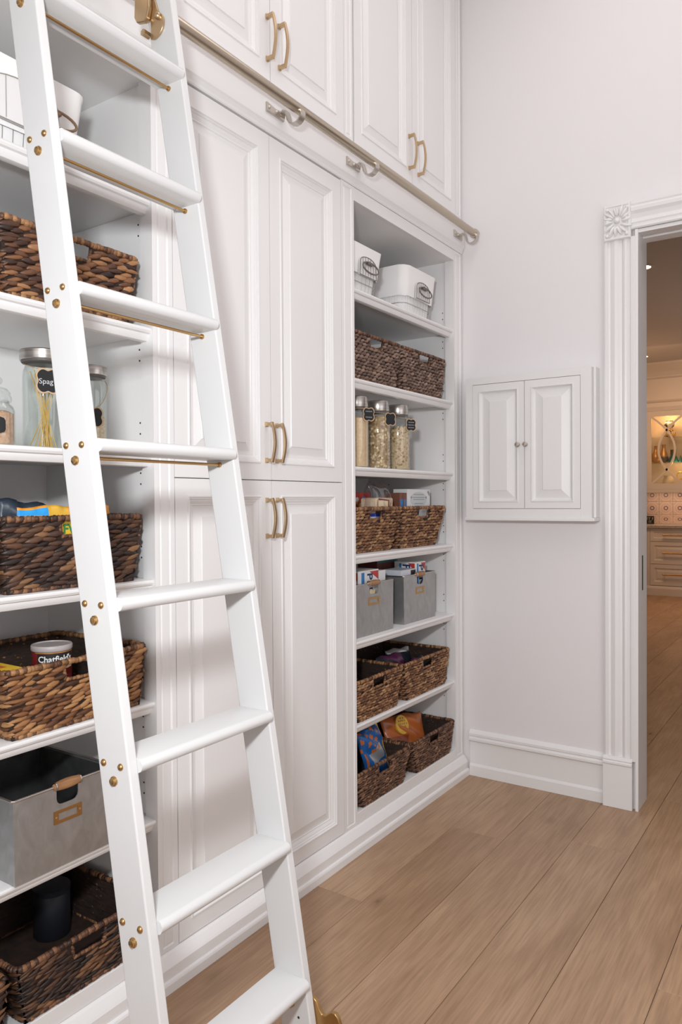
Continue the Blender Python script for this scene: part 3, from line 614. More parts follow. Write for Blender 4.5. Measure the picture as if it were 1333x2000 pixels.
# ================================================================ LINEN LINED WIRE BOXES
def rrect(y0, y1, x0, x1, z, r, n=5):
    out = []
    for cx, cy, a0 in ((x1-r, y1-r, 0), (x0+r, y1-r, 90), (x0+r, y0+r, 180), (x1-r, y0+r, 270)):
        for i in range(n+1):
            a = math.radians(a0+90*i/n); out.append((cx+r*math.cos(a), cy+r*math.sin(a), z))
    return out
def linen_box(label, y0, y1, xf, depth, z, h, seed, cuff=.62, ww=.062, hh=.070, dzc=.56, hc=0, ho=0, hm=None, wwm=None):
    rng = random.Random(seed); x0 = xf-depth; tp = .022
    t_ = thing('linen_box', ((x0+xf)/2, (y0+y1)/2, z), label, 'storage box', 'white linen lined wire boxes')
    def loop(f, out=0):
        k = tp*(1-f); return rrect(y0+k-out, y1-k+out, x0+k-out, xf-k+out, z+.004+(h-.004)*f, .045)
    def skin(fs, outs, name, m, wob=.0):
        mb = MB(); L = [loop(f, o) for f, o in zip(fs, outs)]; n = len(L[0]); vs = []
        for i, lp in enumerate(L):
            for j, p in enumerate(lp): vs.append((p[0]+rng.uniform(-wob, wob), p[1]+rng.uniform(-wob, wob), p[2]+rng.uniform(-wob, wob)*(1.5 if i in (0, len(L)-1) else .6)))
        fs_ = [(i*n+j, i*n+(j+1) % n, (i+1)*n+(j+1) % n, (i+1)*n+j) for i in range(len(L)-1) for j in range(n)]
        mb.add(vs, fs_); return mb, n, len(L)
    mb, n, k = skin([0, .3, .6, .97], [-.004]*4, 'l', LINEN); mb.f.append(tuple(range(n))[::-1]); mb.mi.append(0)
    sm(mb.build('liner', LINEN, t_), 50)
    c0 = 1-cuff
    mb, n, k = skin([c0, c0+.02, (c0+1)/2, .95, .99, 1.0, .985, .9], [.006, .0075, .007, .008, .009, .004, -.003, -.006], 'c', LINEN, .0016)
    cf = sm(mb.build('folded_cuff', LINEN, t_), 60)
    wf = MB()
    for f in (.04, .24, .44): wf.tube([Vector(p) for p in loop(f, .003)], .0017, 6, True)
    lo = loop(.02, .0028); hi = loop(.55, .0028)
    def lerp(a, b, t): return Vector(a)*(1-t)+Vector(b)*t
    N = len(lo)
    for i in range(N):
        d = (Vector(lo[(i+1) % N])-Vector(lo[i])).length; c = max(1, int(d/.026))
        for j in range(c): wf.tube([lerp(lo[i], lo[(i+1) % N], j/c), lerp(hi[i], hi[(i+1) % N], j/c)], .0009, 5)
    stuff(wf.build('wire_frame', WHITEW, t_))
    # handle window: a wire framed patch cut into the cuff, with an oval loop handle
    cy = (y0+y1)/2+hc; zc = z+h*dzc; hm = hm or WIRE; wwm = wwm or WIRE
    win = MB(); top = [(xf+.0105, cy+ww*math.cos(math.radians(a)), zc+hh*.25+hh*.36*math.sin(math.radians(a))) for a in range(0, 181, 15)]
    base = [(xf+.0105, cy-ww*1.05, zc-hh*.55), (xf+.0105, cy+ww*1.05, zc-hh*.55)]
    pl = MB(); pts = [(p[1], p[2]) for p in top+base]; pl.prism(pts, xf+.004, xf+.0095, 'x'); hw_ = pl.build('handle_window', mat_once('window_linen', (.74, .73, .72), .9), t_)
    win.tube(top+base, .0016, 6, True)
    for q in ((-.66, -.33, 0, .33, .66) if ww < .08 else (-.5, .1, .6)): win.tube([(xf+.0105, cy+ww*q, zc-hh*.5), (xf+.0105, cy+ww*q, zc+hh*.25+hh*.36*math.sqrt(1-q*q))], .0009, 5)
    stuff(win.build('window_wires', wwm, hw_))
    hd = MB(); pth = []
    for i in range(24):
        a = 2*math.pi*i/24; yy = .062*math.cos(a); zz = .026*math.sin(a)
        pth.append((xf+.016+.016*(.5-.5*math.sin(a)), cy+ho+yy+.01*math.sin(a), zc-.004+zz))
    hd.tube(pth, .0036, 8, True); hdl = sm(hd.build('loop_handle', hm, t_))
    stuff(MB().tube([(xf+.0165, cy+ho+.036*q, zc+.017+.004*math.cos(q*9)) for q in [i/14-.5 for i in range(15)]], .0062, 8).build('handle_binding', hm, hdl))
    return t_
def mat_once(name, *a, **k): return MATS.get(name) or mat(name, *a, **k)
linen_box('white linen box at upper left, cut through by the ladder', -2.665, -2.290, -.058, .34, SHZ[0], .205, 1, cuff=.80, ww=.095, hh=.095, dzc=.50, hc=0, ho=.078, hm=ROPE, wwm=WHITEW)
linen_box('white linen lined box on the top right shelf, half hidden by the pantry stile', -1.100+.098, -.735, -.072, .30, SHZ[0], .205, 2, cuff=.60)
linen_box('white linen lined box on the top right shelf, nearer the end wall', -.520, -.205, -.078, .34, SHZ[0], .228, 3, cuff=.62)
# ================================================================ GLASS JARS
def chalk_tag(parent, c, U, wd, ht, body=None, tsize=.02, strokes=0, rng=random):
    """ornate chalkboard tag facing +normal = U x Z"""
    c = Vector(c); U = Vector(U).normalized(); V = Vector((0, 0, 1)); N = U.cross(V)
    def outline(k):
        o = []
        for i in range(48):
            a = 2*math.pi*i/48; ca, sa = math.cos(a), math.sin(a); r = (abs(ca)**6+abs(sa)**6)**(-1/6)
            r *= 1-.055*math.cos(8*a)-.03*math.cos(4*a); o.append((ca*r*wd/2*k, sa*r*ht/2*k))
        return o
    def plate(k, d0, d1):
        o = outline(k); n = len(o); vs = [c+U*a+V*b+N*d0 for a, b in o]+[c+U*a+V*b+N*d1 for a, b in o]
        return MB().add(vs, [tuple(range(n))[::-1], tuple(range(n, 2*n))]+[(i, (i+1) % n, n+(i+1) % n, n+i) for i in range(n)])
    tg = plate(1.0, 0, .0015).build('chalk_tag', TANW, parent)
    # third level: the writing surface
    fc = plate(.87, .0012, .0020).build('tag_face', CHALK, tg)
    if body:
        t = text('lettering', body, tsize, CHALKW, tg, c+N*.0020-V*.002-U*wd*.40, U, V, ext=.0003, align='LEFT')
    if strokes:
        m = MB()
        for k in range(strokes):
            zz = ht*(.22-.44*k/max(1, strokes-1)); n = 14
            m.tube([c+U*(wd*.30*(2*i/n-1))+V*(zz+ht*.055*math.sin(i*2.1+k))+N*.0023 for i in range(n+1)], .0007, 4)
        stuff(m.build('chalk_scribble', CHALKW, tg))
    return tg
def grain_fill(name, t_, c, r, h, material, gmat, n, gs, rng):
    m = MB().lathe(c, [(r*.96, .004), (r, .012), (r, h-.006), (r*.7, h), (.001, h+.002)], 28)
    core = sm(m.build(name, material, t_), 40)
    P, U_, V_, N_ = [], [], [], []
    for i in range(n):
        a = rng.uniform(0, 2*math.pi); z = rng.uniform(.006, h-.003); p = np.array((c[0]+math.cos(a)*r*.985, c[1]+math.sin(a)*r*.985, c[2]+z))
        nn = np.array((math.cos(a), math.sin(a), 0)); tt = np.array((-math.sin(a), math.cos(a), 0)); b = rng.uniform(0, 6.28)
        P.append(p); U_.append(tt*math.cos(b)+np.array((0, 0, 1))*math.sin(b)); V_.append(-tt*math.sin(b)+np.array((0, 0, 1))*math.cos(b)); N_.append(nn)
    v, f = strand_cloud(np.array(P), np.array(U_), np.array(V_), np.array(N_), gs*1.5, gs, gs*.45, np.random.default_rng(rng.randint(0, 9999)))
    g = MB(); g.v = [tuple(x) for x in v]; g.f = f; g.mi = [0]*len(f); o = g.build('grains', gmat, core); o.data.shade_smooth(); stuff(o)
def jar(label, c, r, h, lid_h, lid_r, fill, fm, gm, fh, gs, tagdir=None, body=None, strokes=0, seed=1, group=None, tag_w=.045, tag_z=.75, ng=420, face=None):
    rng = random.Random(seed); t_ = thing('glass_jar', c, label, 'jar', group)
    prof = [(r*.93, 0), (r, .006), (r, h*.80), (r*.97, h*.87), (r*.84, h*.95), (r*.82, h)]
    inn = [(a-.0025, b+.003) for a, b in prof][::-1]
    sm(MB().lathe(c, prof+inn, 32, cap=False).build('glass_body', GLASS, t_), 60)
    MB().lathe((c[0], c[1], c[2]+.0005), [(r*.92, 0), (r*.92, .004)], 32).build('glass_base', GLASS, t_)
    l0 = c[2]+h-.004
    lid = sm(MB().lathe((c[0], c[1], l0), [(lid_r*.98, 0), (lid_r, .002), (lid_r, lid_h-.003), (lid_r*.97, lid_h), (.001, lid_h+.001)], 36).build('steel_lid', STEEL, t_), 30)
    sm(MB().lathe((c[0], c[1], l0-.006), [(lid_r*.90, 0), (lid_r*.93, .002), (lid_r*.93, .007)], 32).build('lid_band', mat_once('lid_seal', (.10, .09, .085), .5), lid), 40)
    if fill: grain_fill(fill, t_, (c[0], c[1], c[2]+.001), r-.0045, fh, fm, gm, ng, gs, rng)
    if tagdir is not None:
        d = Vector((math.cos(tagdir), math.sin(tagdir), 0)); fa = tagdir if face is None else face; U = Vector((-math.sin(fa), math.cos(fa), 0))
        ct = Vector(c)+d*(r+(.004 if face is None else .010))+Vector((0, 0, h*tag_z))
        tg = chalk_tag(t_, ct, U, tag_w, tag_w*1.12, body, .020, strokes, rng)
        ring = []
        for i in range(33):
            a = tagdir+2*math.pi*i/32; k = .5+.5*math.cos(a-tagdir); ring.append((c[0]+math.cos(a)*(r*.86+k*.012), c[1]+math.sin(a)*(r*.86+k*.012), c[2]+h*.955-k**3*(h*.955-h*tag_z-tag_w*.5)))
        sm(MB().tube(ring, .0011, 5).build('tag_string', STRING, t_))
    return t_
OATM = noise_mat('rolled_oats', [(.3, (.58, .40, .24)), (.7, (.78, .58, .38))], (1, 1, 1), 160, rough=.9)
OATG = island_mat('oat_flakes', [(.2, (.40, .24, .12)), (.5, (.62, .42, .25)), (.85, (.80, .64, .44))], .8, spread=.85)
CERM = noise_mat('cereal_dark', [(.3, (.34, .20, .10)), (.7, (.58, .39, .22))], (1, 1, 1), 120, rough=.9)
CERG = island_mat('cereal_rings', [(.15, (.26, .12, .05)), (.45, (.58, .38, .20)), (.85, (.88, .70, .46))], .8, spread=.85)
FLAM = noise_mat('fine_grain', [(.3, (.72, .46, .26)), (.7, (.84, .60, .38))], (1, 1, 1), 90, rough=.9)
FLAG = island_mat('fine_grain_bits', [(.2, (.58, .34, .18)), (.8, (.76, .52, .32))], .9, spread=.85)
PNKM = noise_mat('pink_rice', [(.3, (.48, .26, .16)), (.7, (.70, .44, .30))], (1, 1, 1), 120, rough=.9)
PNKG = island_mat('pink_rice_grains', [(.2, (.45, .22, .13)), (.8, (.78, .52, .36))], .8, spread=.85)
JG = 'steel lidded cereal jars'
zz = SHZ[2]
td = math.radians(-38)
jar('glass jar of fine tan grain with a steel lid, half hidden by the pantry stile', (-.130, -.862, zz), .054, .262, .046, .049, 'grain_fill', FLAM, FLAG, .215, .0035, td+.62, None, 2, 1, JG, tag_z=.86, face=td+.05, tag_w=.050)
jar('middle steel lidded jar of speckled round cereal with a blank black tag', (-.130, -.682, zz), .055, .262, .046, .049, 'cereal_fill', CERM, CERG, .235, .012, td+.62, None, 0, 2, JG, tag_z=.84, face=td+.05, tag_w=.050)
jar('steel lidded jar of pale oats standing nearest the end wall', (-.130, -.500, zz), .055, .262, .046, .049, 'oat_fill', OATM, OATG, .200, .011, td+.75, None, 3, 3, JG, tag_z=.80, face=td+.10, tag_w=.050)
sp = jar('tall glass jar of a few spaghetti sticks, left of the ladder', (-.190, -2.335, zz), .054, .245, .028, .061, None, None, None, 0, 0, math.radians(-24), 'Spag', 0, 4, None, tag_w=.058, tag_z=.74)
PASTA = mat('spaghetti_straw', (.72, .44, .10), .5)
rng = random.Random(5)
for i in range(26):
    a = rng.uniform(0, 6.28); b = a+rng.uniform(2.2, 4.0); r0 = .044*math.sqrt(rng.random()); r1 = .046*rng.uniform(.5, 1)
    hh = rng.choice((.05, .07, .11, .20, .215)); k = hh/.215
    p0 = Vector((-.190+r0*math.cos(a), -2.335+r0*math.sin(a), zz+.006)); p1 = Vector((-.190+r1*math.cos(b), -2.335+r1*math.sin(b), zz+.216)); p1 = p0.lerp(p1, k)
    MB().tube([p0, p1], .0013, 5).build('spaghetti_stick', PASTA, sp)
jar('steel lidded glass jar of oats partly hidden behind the ladder stile', (-.185, -2.188, zz), .046, .226, .026, .047, 'oat_fill', OATM, OATG, .105, .008, math.radians(-28), None, 0, 6, None, tag_w=.050, tag_z=.44)
# stoppered candy jar
cj = thing('glass_jar', (-.150, -2.498, zz), 'small stoppered glass jar of pink rice with a black label, at the left edge', 'jar')
c = (-.150, -2.498, zz)
pr = [(.040, 0), (.044, .006), (.044, .090), (.040, .100), (.031, .108), (.031, .114)]
sm(MB().lathe(c, pr+[(a-.002, b+.003) for a, b in pr][::-1], 32, cap=False).build('glass_body', GLASS, cj), 60)
sm(MB().lathe((c[0], c[1], c[2]+.112), [(.034, 0), (.037, .004), (.037, .012), (.033, .018), (.034, .024), (.026, .034), (.010, .039), (.008, .042), (.015, .050), (.016, .057), (.011, .063), (.0005, .065)], 28).build('glass_stopper', GLASS, cj), 50)
grain_fill('rice_fill', cj, (c[0], c[1], c[2]+.002), .0405, .088, PNKM, PNKG, 420, .005, random.Random(3))
lab = MB(); R = .0452; a0 = math.radians(-42); n = 16; vs = []
for i in range(n+1):
    q = 2*i/n-1; a = a0+q*.66; hh = .021+.004*math.cos(q*math.pi)-(.006 if abs(q) > .93 else 0)
    for s_ in (-1, 1): vs.append((c[0]+math.cos(a)*R, c[1]+math.sin(a)*R, c[2]+.052+s_*hh)); vs.append((c[0]+math.cos(a)*(R+.0008), c[1]+math.sin(a)*(R+.0008), c[2]+.052+s_*hh))
lab.add(vs, [(i*4+1, i*4+5, i*4+7, i*4+3) for i in range(n)]+[(i*4, i*4+2, i*4+6, i*4+4) for i in range(n)]).build('black_label', CHALK, cj)
# ================================================================ METAL BINS
def metal_bin(label, y0, y1, z, h, xf, depth, handle=True, tp=.012):
    t_ = thing('metal_bin', (xf-depth/2, (y0+y1)/2, z), label, 'bin', 'galvanised metal bins with wooden handles')
    cy = (y0+y1)/2; x0 = xf-depth; th = .0025
    hw, hz1 = .032 if y1-y0 < .33 else .036, z+h; hz0 = z+h-.048
    # front sheet with the rounded hand hole cut into its top edge
    out = [(y0+tp, z), (y1-tp, z), (y1, z+h), (cy+hw, z+h), (cy+hw, hz0+.016)]+[(cy+hw-.016+.016*math.cos(math.radians(a)), hz0+.016-.016*math.sin(math.radians(a))) for a in (30, 60, 90)]+[(cy-hw+.016-.016*math.sin(math.radians(a)), hz0+.016-.016*math.cos(math.radians(a))) for a in (0, 30, 60)]+[(cy-hw, hz0+.016), (cy-hw, z+h), (y0, z+h)]
    fr_ = MB().prism(out, xf-th, xf, 'x').build('front_sheet', GALV, t_)
    MB().add([(xf-th, y0+tp, z), (x0, y0+tp, z), (x0, y0, z+h), (xf-th, y0, z+h), (xf-th, y0+tp+th, z), (x0, y0+tp+th, z), (x0, y0+th, z+h), (xf-th, y0+th, z+h)], [(0, 1, 2, 3), (7, 6, 5, 4), (0, 4, 5, 1), (1, 5, 6, 2), (2, 6, 7, 3), (3, 7, 4, 0)]).build('side_sheet', GALV, t_)
    MB().add([(xf-th, y1-tp, z), (x0, y1-tp, z), (x0, y1, z+h), (xf-th, y1, z+h), (xf-th, y1-tp-th, z), (x0, y1-tp-th, z), (x0, y1-th, z+h), (xf-th, y1-th, z+h)], [(0, 1, 2, 3), (7, 6, 5, 4), (0, 4, 5, 1), (1, 5, 6, 2), (2, 6, 7, 3), (3, 7, 4, 0)]).build('side_sheet', GALV, t_)
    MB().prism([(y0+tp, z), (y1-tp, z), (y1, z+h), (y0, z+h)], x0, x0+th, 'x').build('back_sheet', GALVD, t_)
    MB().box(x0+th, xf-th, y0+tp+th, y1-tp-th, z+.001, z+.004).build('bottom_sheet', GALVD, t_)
    # added dark sheets: the shade inside the bin put into colour
    for ya_, yb_ in ((y0+.004+tp*.5, y0+.005+tp*.5), (y1-.005-tp*.5, y1-.004-tp*.5)): MB().box(x0+.004, xf-.004, ya_, yb_, z+.005, z+h-.006).build('inner_shade_sheet', GALVD, t_)
    rim = MB()
    zt = z+h
    e = .004
    rim.tube([(xf, cy+hw, zt), (xf, y1-e, zt), (xf-e, y1, zt), (x0+e, y1, zt), (x0, y1-e, zt), (x0, y0+e, zt), (x0+e, y0, zt), (xf-e, y0, zt), (xf, y0+e, zt), (xf, cy-hw, zt)], .0032, 8)
    sm(rim.build('rolled_rim', STEEL, t_))
    hr = .0125
    hd = sm(MB().lathe((xf, 0, zt), [(.003, cy-hw-.010), (.007, cy-hw-.008), (hr*.80, cy-hw-.003), (hr*.86, cy-hw+.004), (hr, cy-hw*.5), (hr*1.06, cy), (hr, cy+hw*.5), (hr*.86, cy+hw-.004), (hr*.80, cy+hw+.003), (.007, cy+hw+.008), (.003, cy+hw+.010)], 18, 'y').build('wooden_handle', OAKH, t_), 50)
    for a in (cy-hw-.004, cy+hw+.004): sm(MB().lathe((xf, a, zt), [(.0108, -.002), (.0112, 0), (.0108, .002)], 16, 'y').build('ferrule', STEEL, hd))
    # brass label holder
    lw, lh, lz = (hw*1.28), .0165, hz0-.030
    lo = MB(); a, b = cy-lw, cy+lw; ia, ib = a+.013, b-.013
    vs = []
    for xx in (xf, xf+.003):
        for (p, q) in ((a, -lh), (b, -lh), (b, lh), (a, lh), (ia, -lh*.55), (ib, -lh*.55), (ib, lh*.55), (ia, lh*.55)): vs.append((xx, p, lz+q))
    fs = []
    for j in range(4):
        k = (j+1) % 4; fs += [(8+j, 8+k, 12+k, 12+j), (j, 4+j, 4+k, k), (j, k, 8+k, 8+j), (4+j, 12+j, 12+k, 4+k)]
    lhd = lo.add(vs, fs).build('label_holder', BRASSD, t_)
    for yy in (a+.006, b-.006): sm(MB().lathe((xf+.003, yy, lz), [(.003, 0), (.0026, .0012), (.0004, .0018)], 10, 'x').build('rivet', BRASS, lhd))
    return t_
metal_bin('large galvanised metal bin with a wooden handle, low behind the ladder', -2.541, -2.238, SHZ[5], .205, -.032, .33, tp=.003)
metal_bin('galvanised metal bin with a wooden handle, left of the pair on the right shelves', -.975, -.640, SHZ[4], .222, -.080, .30, tp=.004)
metal_bin('galvanised metal bin with a wooden handle and pasta boxes, nearer the end wall', -.538, -.218, SHZ[4], .224, -.084, .30, tp=.004)
# ================================================================ FOOD AND PACKETS
def col(name, c, rough=.5, **k): return MATS.get(name) or mat(name, c, rough, **k)
RED = col('print_red', (.50, .045, .035)); BLUE = col('print_blue', (.03, .20, .50)); NAVY = col('print_navy', (.015, .03, .12)); WHITE = col('card_white', (.78, .78, .78), .6)
GREY = col('print_grey', (.30, .31, .32)); CREAM = col('print_cream', (.70, .58, .38)); YEL = col('print_yellow', (.85, .55, .03)); ORG = col('foil_orange', (.85, .33, .03), .3)
GREEN = col('print_green', (.04, .22, .06)); TEAL = col('teal_glaze', (.02, .13, .15), .2); GOLD = col('gold_leaf', (.70, .45, .12), .3, metal=.6); MAROON = col('label_maroon', (.16, .012, .014), .35)
BROWNC = col('card_brown', (.20, .075, .045), .6); ORGD = col('foil_burnt_orange', (.48, .13, .03), .28); BLUEF = col('foil_blue', (.015, .11, .34), .25); SILV = col('foil_silver', (.50, .50, .52), .3, metal=.5)
DARKB = col('foil_dark', (.02, .022, .035), .3); PURP = col('foil_purple', (.10, .015, .07), .3); YELF = col('foil_yellow', (.72, .42, .04), .3); NAVYF = col('foil_navy', (.025, .04, .06), .4)
CLEARP = glass_mat('clear_plastic', (.93, .92, .94), .25); BREAD = noise_mat('bread_slices', [(.3, (.58, .40, .26)), (.7, (.78, .62, .46))], (1, 1, 1), 25, rough=.9, bump=.2)
def carton(label, x0, x1, y0, y1, z0, z1, m, name='carton', cat='box', group=None, loc=None):
    t_ = thing(name, ((x0+x1)/2, (y0+y1)/2, z0), label, cat, group)
    MB().box(x0, x1, y0, y1, z0, z1).build('card_body', m, t_, bevel=.0012)
    return t_
def patch(t_, name, pts, x=None, y=None, m=None, d=.0006):
    """flat print on the +X face (x given, pts are y,z) or on the -Y face (y given, pts are x,z)"""
    if x is not None: return MB().prism(pts, x-.0002, x+d, 'x').build(name, m, t_)
    return MB().prism(pts, y+.0002, y-d, 'y').build(name, m, t_)
def rect(a, b, c, d): return [(a, c), (b, c), (b, d), (a, d)]
def bag(label, c, U, V, wd, ht, th, fn, mats, seed=1, crimp=.035, wrinkle=.004, name='snack_bag', cat='bag', n=18, k=22):
    rng = random.Random(seed); U = Vector(U).normalized(); V = Vector(V); V = (V-U*V.dot(U)).normalized(); N = U.cross(V); c = Vector(c)
    t_ = thing(name, c-V*ht/2, label, cat)
    ph = [rng.uniform(0, 6.28) for _ in range(8)]
    def P(i, j, s_):
        x = 2*i/n-1; y = 2*j/k-1
        e = (1-abs(x)**2.6)*(1-abs(y)**5); wr = sum(math.sin((3+q)*x*1.7+(4-q*.6)*y*2.1+ph[q])*(.5 if q > 1 else 1) for q in range(4))*wrinkle*e**.5
        nar = 1-.05*(1-abs(y)**3)+.02*math.sin(5*y+ph[5])
        return c+U*(x*wd/2*nar)+V*(y*ht/2+.004*math.sin(6*x+ph[6])*(1 if y > .9 else 0))+N*(s_*(th*.5*e**.7+.0006)+wr+.003*math.sin(24*x)*(1 if abs(y) > .88 else 0))
    m = MB(); vs = [P(i, j, s_) for s_ in (1, -1) for j in range(k+1) for i in range(n+1)]; q = (n+1)*(k+1)
    fs, mi = [], []
    for s_ in (0, 1):
        for j in range(k):
            for i in range(n):
                a = s_*q+j*(n+1)+i; f = (a, a+1, a+n+2, a+n+1); fs.append(f if s_ == 0 else f[::-1]); mi.append(fn(2*(i+.5)/n-1, 2*(j+.5)/k-1))
    for i in range(n):
        for j in (0, k): a = j*(n+1)+i; f = (a, a+1, q+a+1, q+a); fs.append(f if j else f[::-1]); mi.append(fn(2*(i+.5)/n-1, 2*j/k-1))
    for j in range(k):
        for i in (0, n): a = j*(n+1)+i; f = (a, a+n+1, q+a+n+1, q+a); fs.append(f); mi.append(fn(2*i/n-1, 2*(j+.5)/k-1))
    m.v = [tuple(v) for v in vs]; m.f = fs; m.mi = mi
    b = m.build('foil_pouch', mats, t_); b.data.shade_smooth()
    return t_, b, (c, U, V, N)
# -- right bay, bread basket
zb = SHZ[3]+.0075
t_ = carton('red and orange packet standing in the bread basket, left of the loaf', -.275, -.190, -.815, -.655, zb, 1.456, RED, 'food_packet', 'packet')
patch(t_, 'orange_panel', rect(-.815, -.745, 1.30, 1.435), x=-.190, m=col('print_amber', (.50, .20, .04)))
for q, (a, b, mm) in enumerate(((-.755, 1.425, WHITE), (-.725, 1.40, CREAM), (-.70, 1.432, BLUE), (-.74, 1.37, GREEN), (-.69, 1.38, BLUE), (-.765, 1.395, MAROON))): patch(t_, 'berry_print', [(a-.012+.014*math.cos(i*.785), b+.011*math.sin(i*.785)) for i in range(8)], x=-.190, m=mm, d=.0010+.0002*q)
br = thing('bread_bag', (-.155, -.70, zb), 'loaf of sliced bread in a clear plastic bag in the woven basket', 'bread')
for i in range(5):
    z0 = zb+.002+i*.0455
    pr = [(-.772+.006*(i % 2), z0), (-.640+.003*i, z0), (-.638+.003*i, z0+.040), (-.648+.003*i, z0+.044), (-.762, z0+.044), (-.774, z0+.038)]
    xo = (0, 0, 0, .002, .036)[i]; MB().prism(pr, -.205+xo, -.122+xo, 'x').build('bread_slice', BREAD, br, bevel=.006)
t2, bb_, fr_ = bag('x', (-.135, -.702, 1.366), Y, (.10, 0, 1), .165, .265, .105, lambda x, y: 0, [CLEARP], 4, wrinkle=.005)
bb_.parent = br; bb_.name = 'clear_wrapper'; bb_.location = t2.location-br.location; bpy.data.objects.remove(t2)
MB().prism([(-.772, 1.378), (-.690, 1.376), (-.684, 1.418), (-.697, 1.424), (-.772, 1.420)], -.0765, -.0755, 'x').build('paper_label', CREAM, br)
MB().prism([(-.694, 1.372), (-.687, 1.372), (-.680, 1.422), (-.772, 1.430), (-.772, 1.423), (-.690, 1.418)], -.0755, -.0748, 'x').build('label_border', MAROON, br)
t_ = carton('small blue and white box seen through the hand hole of the bread basket', -.119, -.100, -.800, -.722, zb, 1.364, WHITE, 'carton', 'box')
patch(t_, 'blue_band', rect(-.800, -.722, 1.350, 1.364), x=-.100, m=col('print_royal', (.03, .06, .40)))
for y0, mm, lb in ((-.520, BROWNC, 'thin brown and blue packet left of its twin, beside the loaf'), (-.484, BROWNC, 'thin brown and blue packet between its twin and the white carton')):
    t_ = carton(lb, -.2, -.112, y0, y0+.03, zb, 1.456, mm, 'food_packet', 'packet', 'thin packets beside the carton')
    patch(t_, 'blue_end', rect(y0+.002, y0+.028, 1.36, 1.425), x=-.112, m=BLUE if y0 < -.5 else col('print_slate', (.10, .16, .30)))
t_ = carton('white carton with faint grey print sticking up from the right-hand basket', -.19, -.112, -.445, -.215, zb, 1.474, WHITE, 'carton', 'box')
patch(t_, 'oval_frame', [(-.335+.085*math.cos(i*.2618), 1.425+.036*math.sin(i*.2618)) for i in range(24)], x=-.112, m=col('print_pale', (.60, .63, .64)))
for zz_, wd in ((1.448, .05), (1.434, .06), (1.424, .055), (1.405, .04)): patch(t_, 'print_line', rect(-.335-wd, -.335+wd, zz_-.0016, zz_+.0016), x=-.111, m=GREY)
for yy in (-.41, -.258): patch(t_, 'print_dot', [(yy+.007*math.cos(i*.785), 1.434+.006*math.sin(i*.785)) for i in range(8)], x=-.111, m=GREY)
patch(t_, 'print_sprig', [(-.245, 1.462), (-.232, 1.468), (-.222, 1.455), (-.226, 1.440), (-.236, 1.452)], x=-.111, m=GREY)
t_, b, f_ = bag('clear glossy pouch seen through the hand hole of the carton basket', (-.145, -.375, zb+.086), Y, Z, .10, .165, .035, lambda x, y: 0, [SILV], 9, name='pouch')
# -- metal bins
zb = SHZ[4]+.0055
def pasta(label, x0, x1, y0, y1, z1):
    t_ = carton(label, x0, x1, y0, y1, zb, z1, WHITE, 'pasta_box', 'box', 'pasta boxes in the metal bins')
    w_ = y1-y0
    patch(t_, 'blue_stripe', rect(y0+w_*.16, y0+w_*.30, zb+.02, z1-.008), x=x1, m=BLUE)
    patch(t_, 'red_corner', [(y1-w_*.45, z1-.006), (y1-.003, z1-.006), (y1-.003, z1-.045)], x=x1, m=RED)
    ts = min(w_*.62, (z1-zb-.03)/3.9)
    text('lettering', 'PENNE', ts, NAVY, t_, (x1+.0002, y0+w_*.55, z1-.012), (0, 0, -1), (0, 1, 0), ext=.0004, bold=.0012, align='LEFT')
    d = x1-x0
    patch(t_, 'blue_stripe', rect(x0+d*.24, x0+d*.34, zb+.02, z1-.008), y=y0, m=BLUE)
    patch(t_, 'red_corner', [(x1-d*.34, z1-.006), (x1-.003, z1-.006), (x1-.003, z1-.045)], y=y0, m=RED)
    text('lettering', 'PENNE', min(d*.50, (z1-zb-.03)/3.9), NAVY, t_, (x0+d*.56, y0-.0002, z1-.010), (0, 0, -1), (1, 0, 0), ext=.0004, bold=.0012, align='LEFT')
    return t_
pasta('white pasta box with blue lettering standing in the right-hand metal bin', -.228, -.112, -.372, -.268, 1.121)
pasta('white pasta box with a red corner standing in the left-hand metal bin', -.215, -.112, -.885, -.715, 1.117)
t_ = carton('plain white box end beside the pasta box in the left-hand bin', -.2, -.112, -.708, -.655, zb, 1.108, WHITE)
t_ = carton('brown card box low in the right-hand metal bin under the flat white pack', -.225, -.105, -.525, -.395, zb, 1.050, BROWNC)
t_ = carton('flat white pack lying on the left edge of the right-hand metal bin', -.205, -.100, -.528, -.390, 1.0512, 1.094, col('card_bluewhite', (.62, .65, .72), .5))
patch(t_, 'black_end_print', rect(-.440, -.394, 1.057, 1.089), x=-.100, m=BLACK)
t_ = carton('dark red carton at the back of the right-hand metal bin', -.36, -.25, -.50, -.30, zb, 1.135, col('card_darkred', (.12, .03, .025)))
patch(t_, 'teal_flap', rect(-.50, -.30, 1.118, 1.135), x=-.25, m=TEAL)
bag('cream pouch with a green base seen through the hole of the left-hand bin', (-.0965, -.8075, zb+.095), Y, Z, .075, .18, .014, lambda x, y: 1 if y > .05 and y < .30 and x < .3 else 0, [CREAM, GREEN], 11, wrinkle=.001, name='pouch')
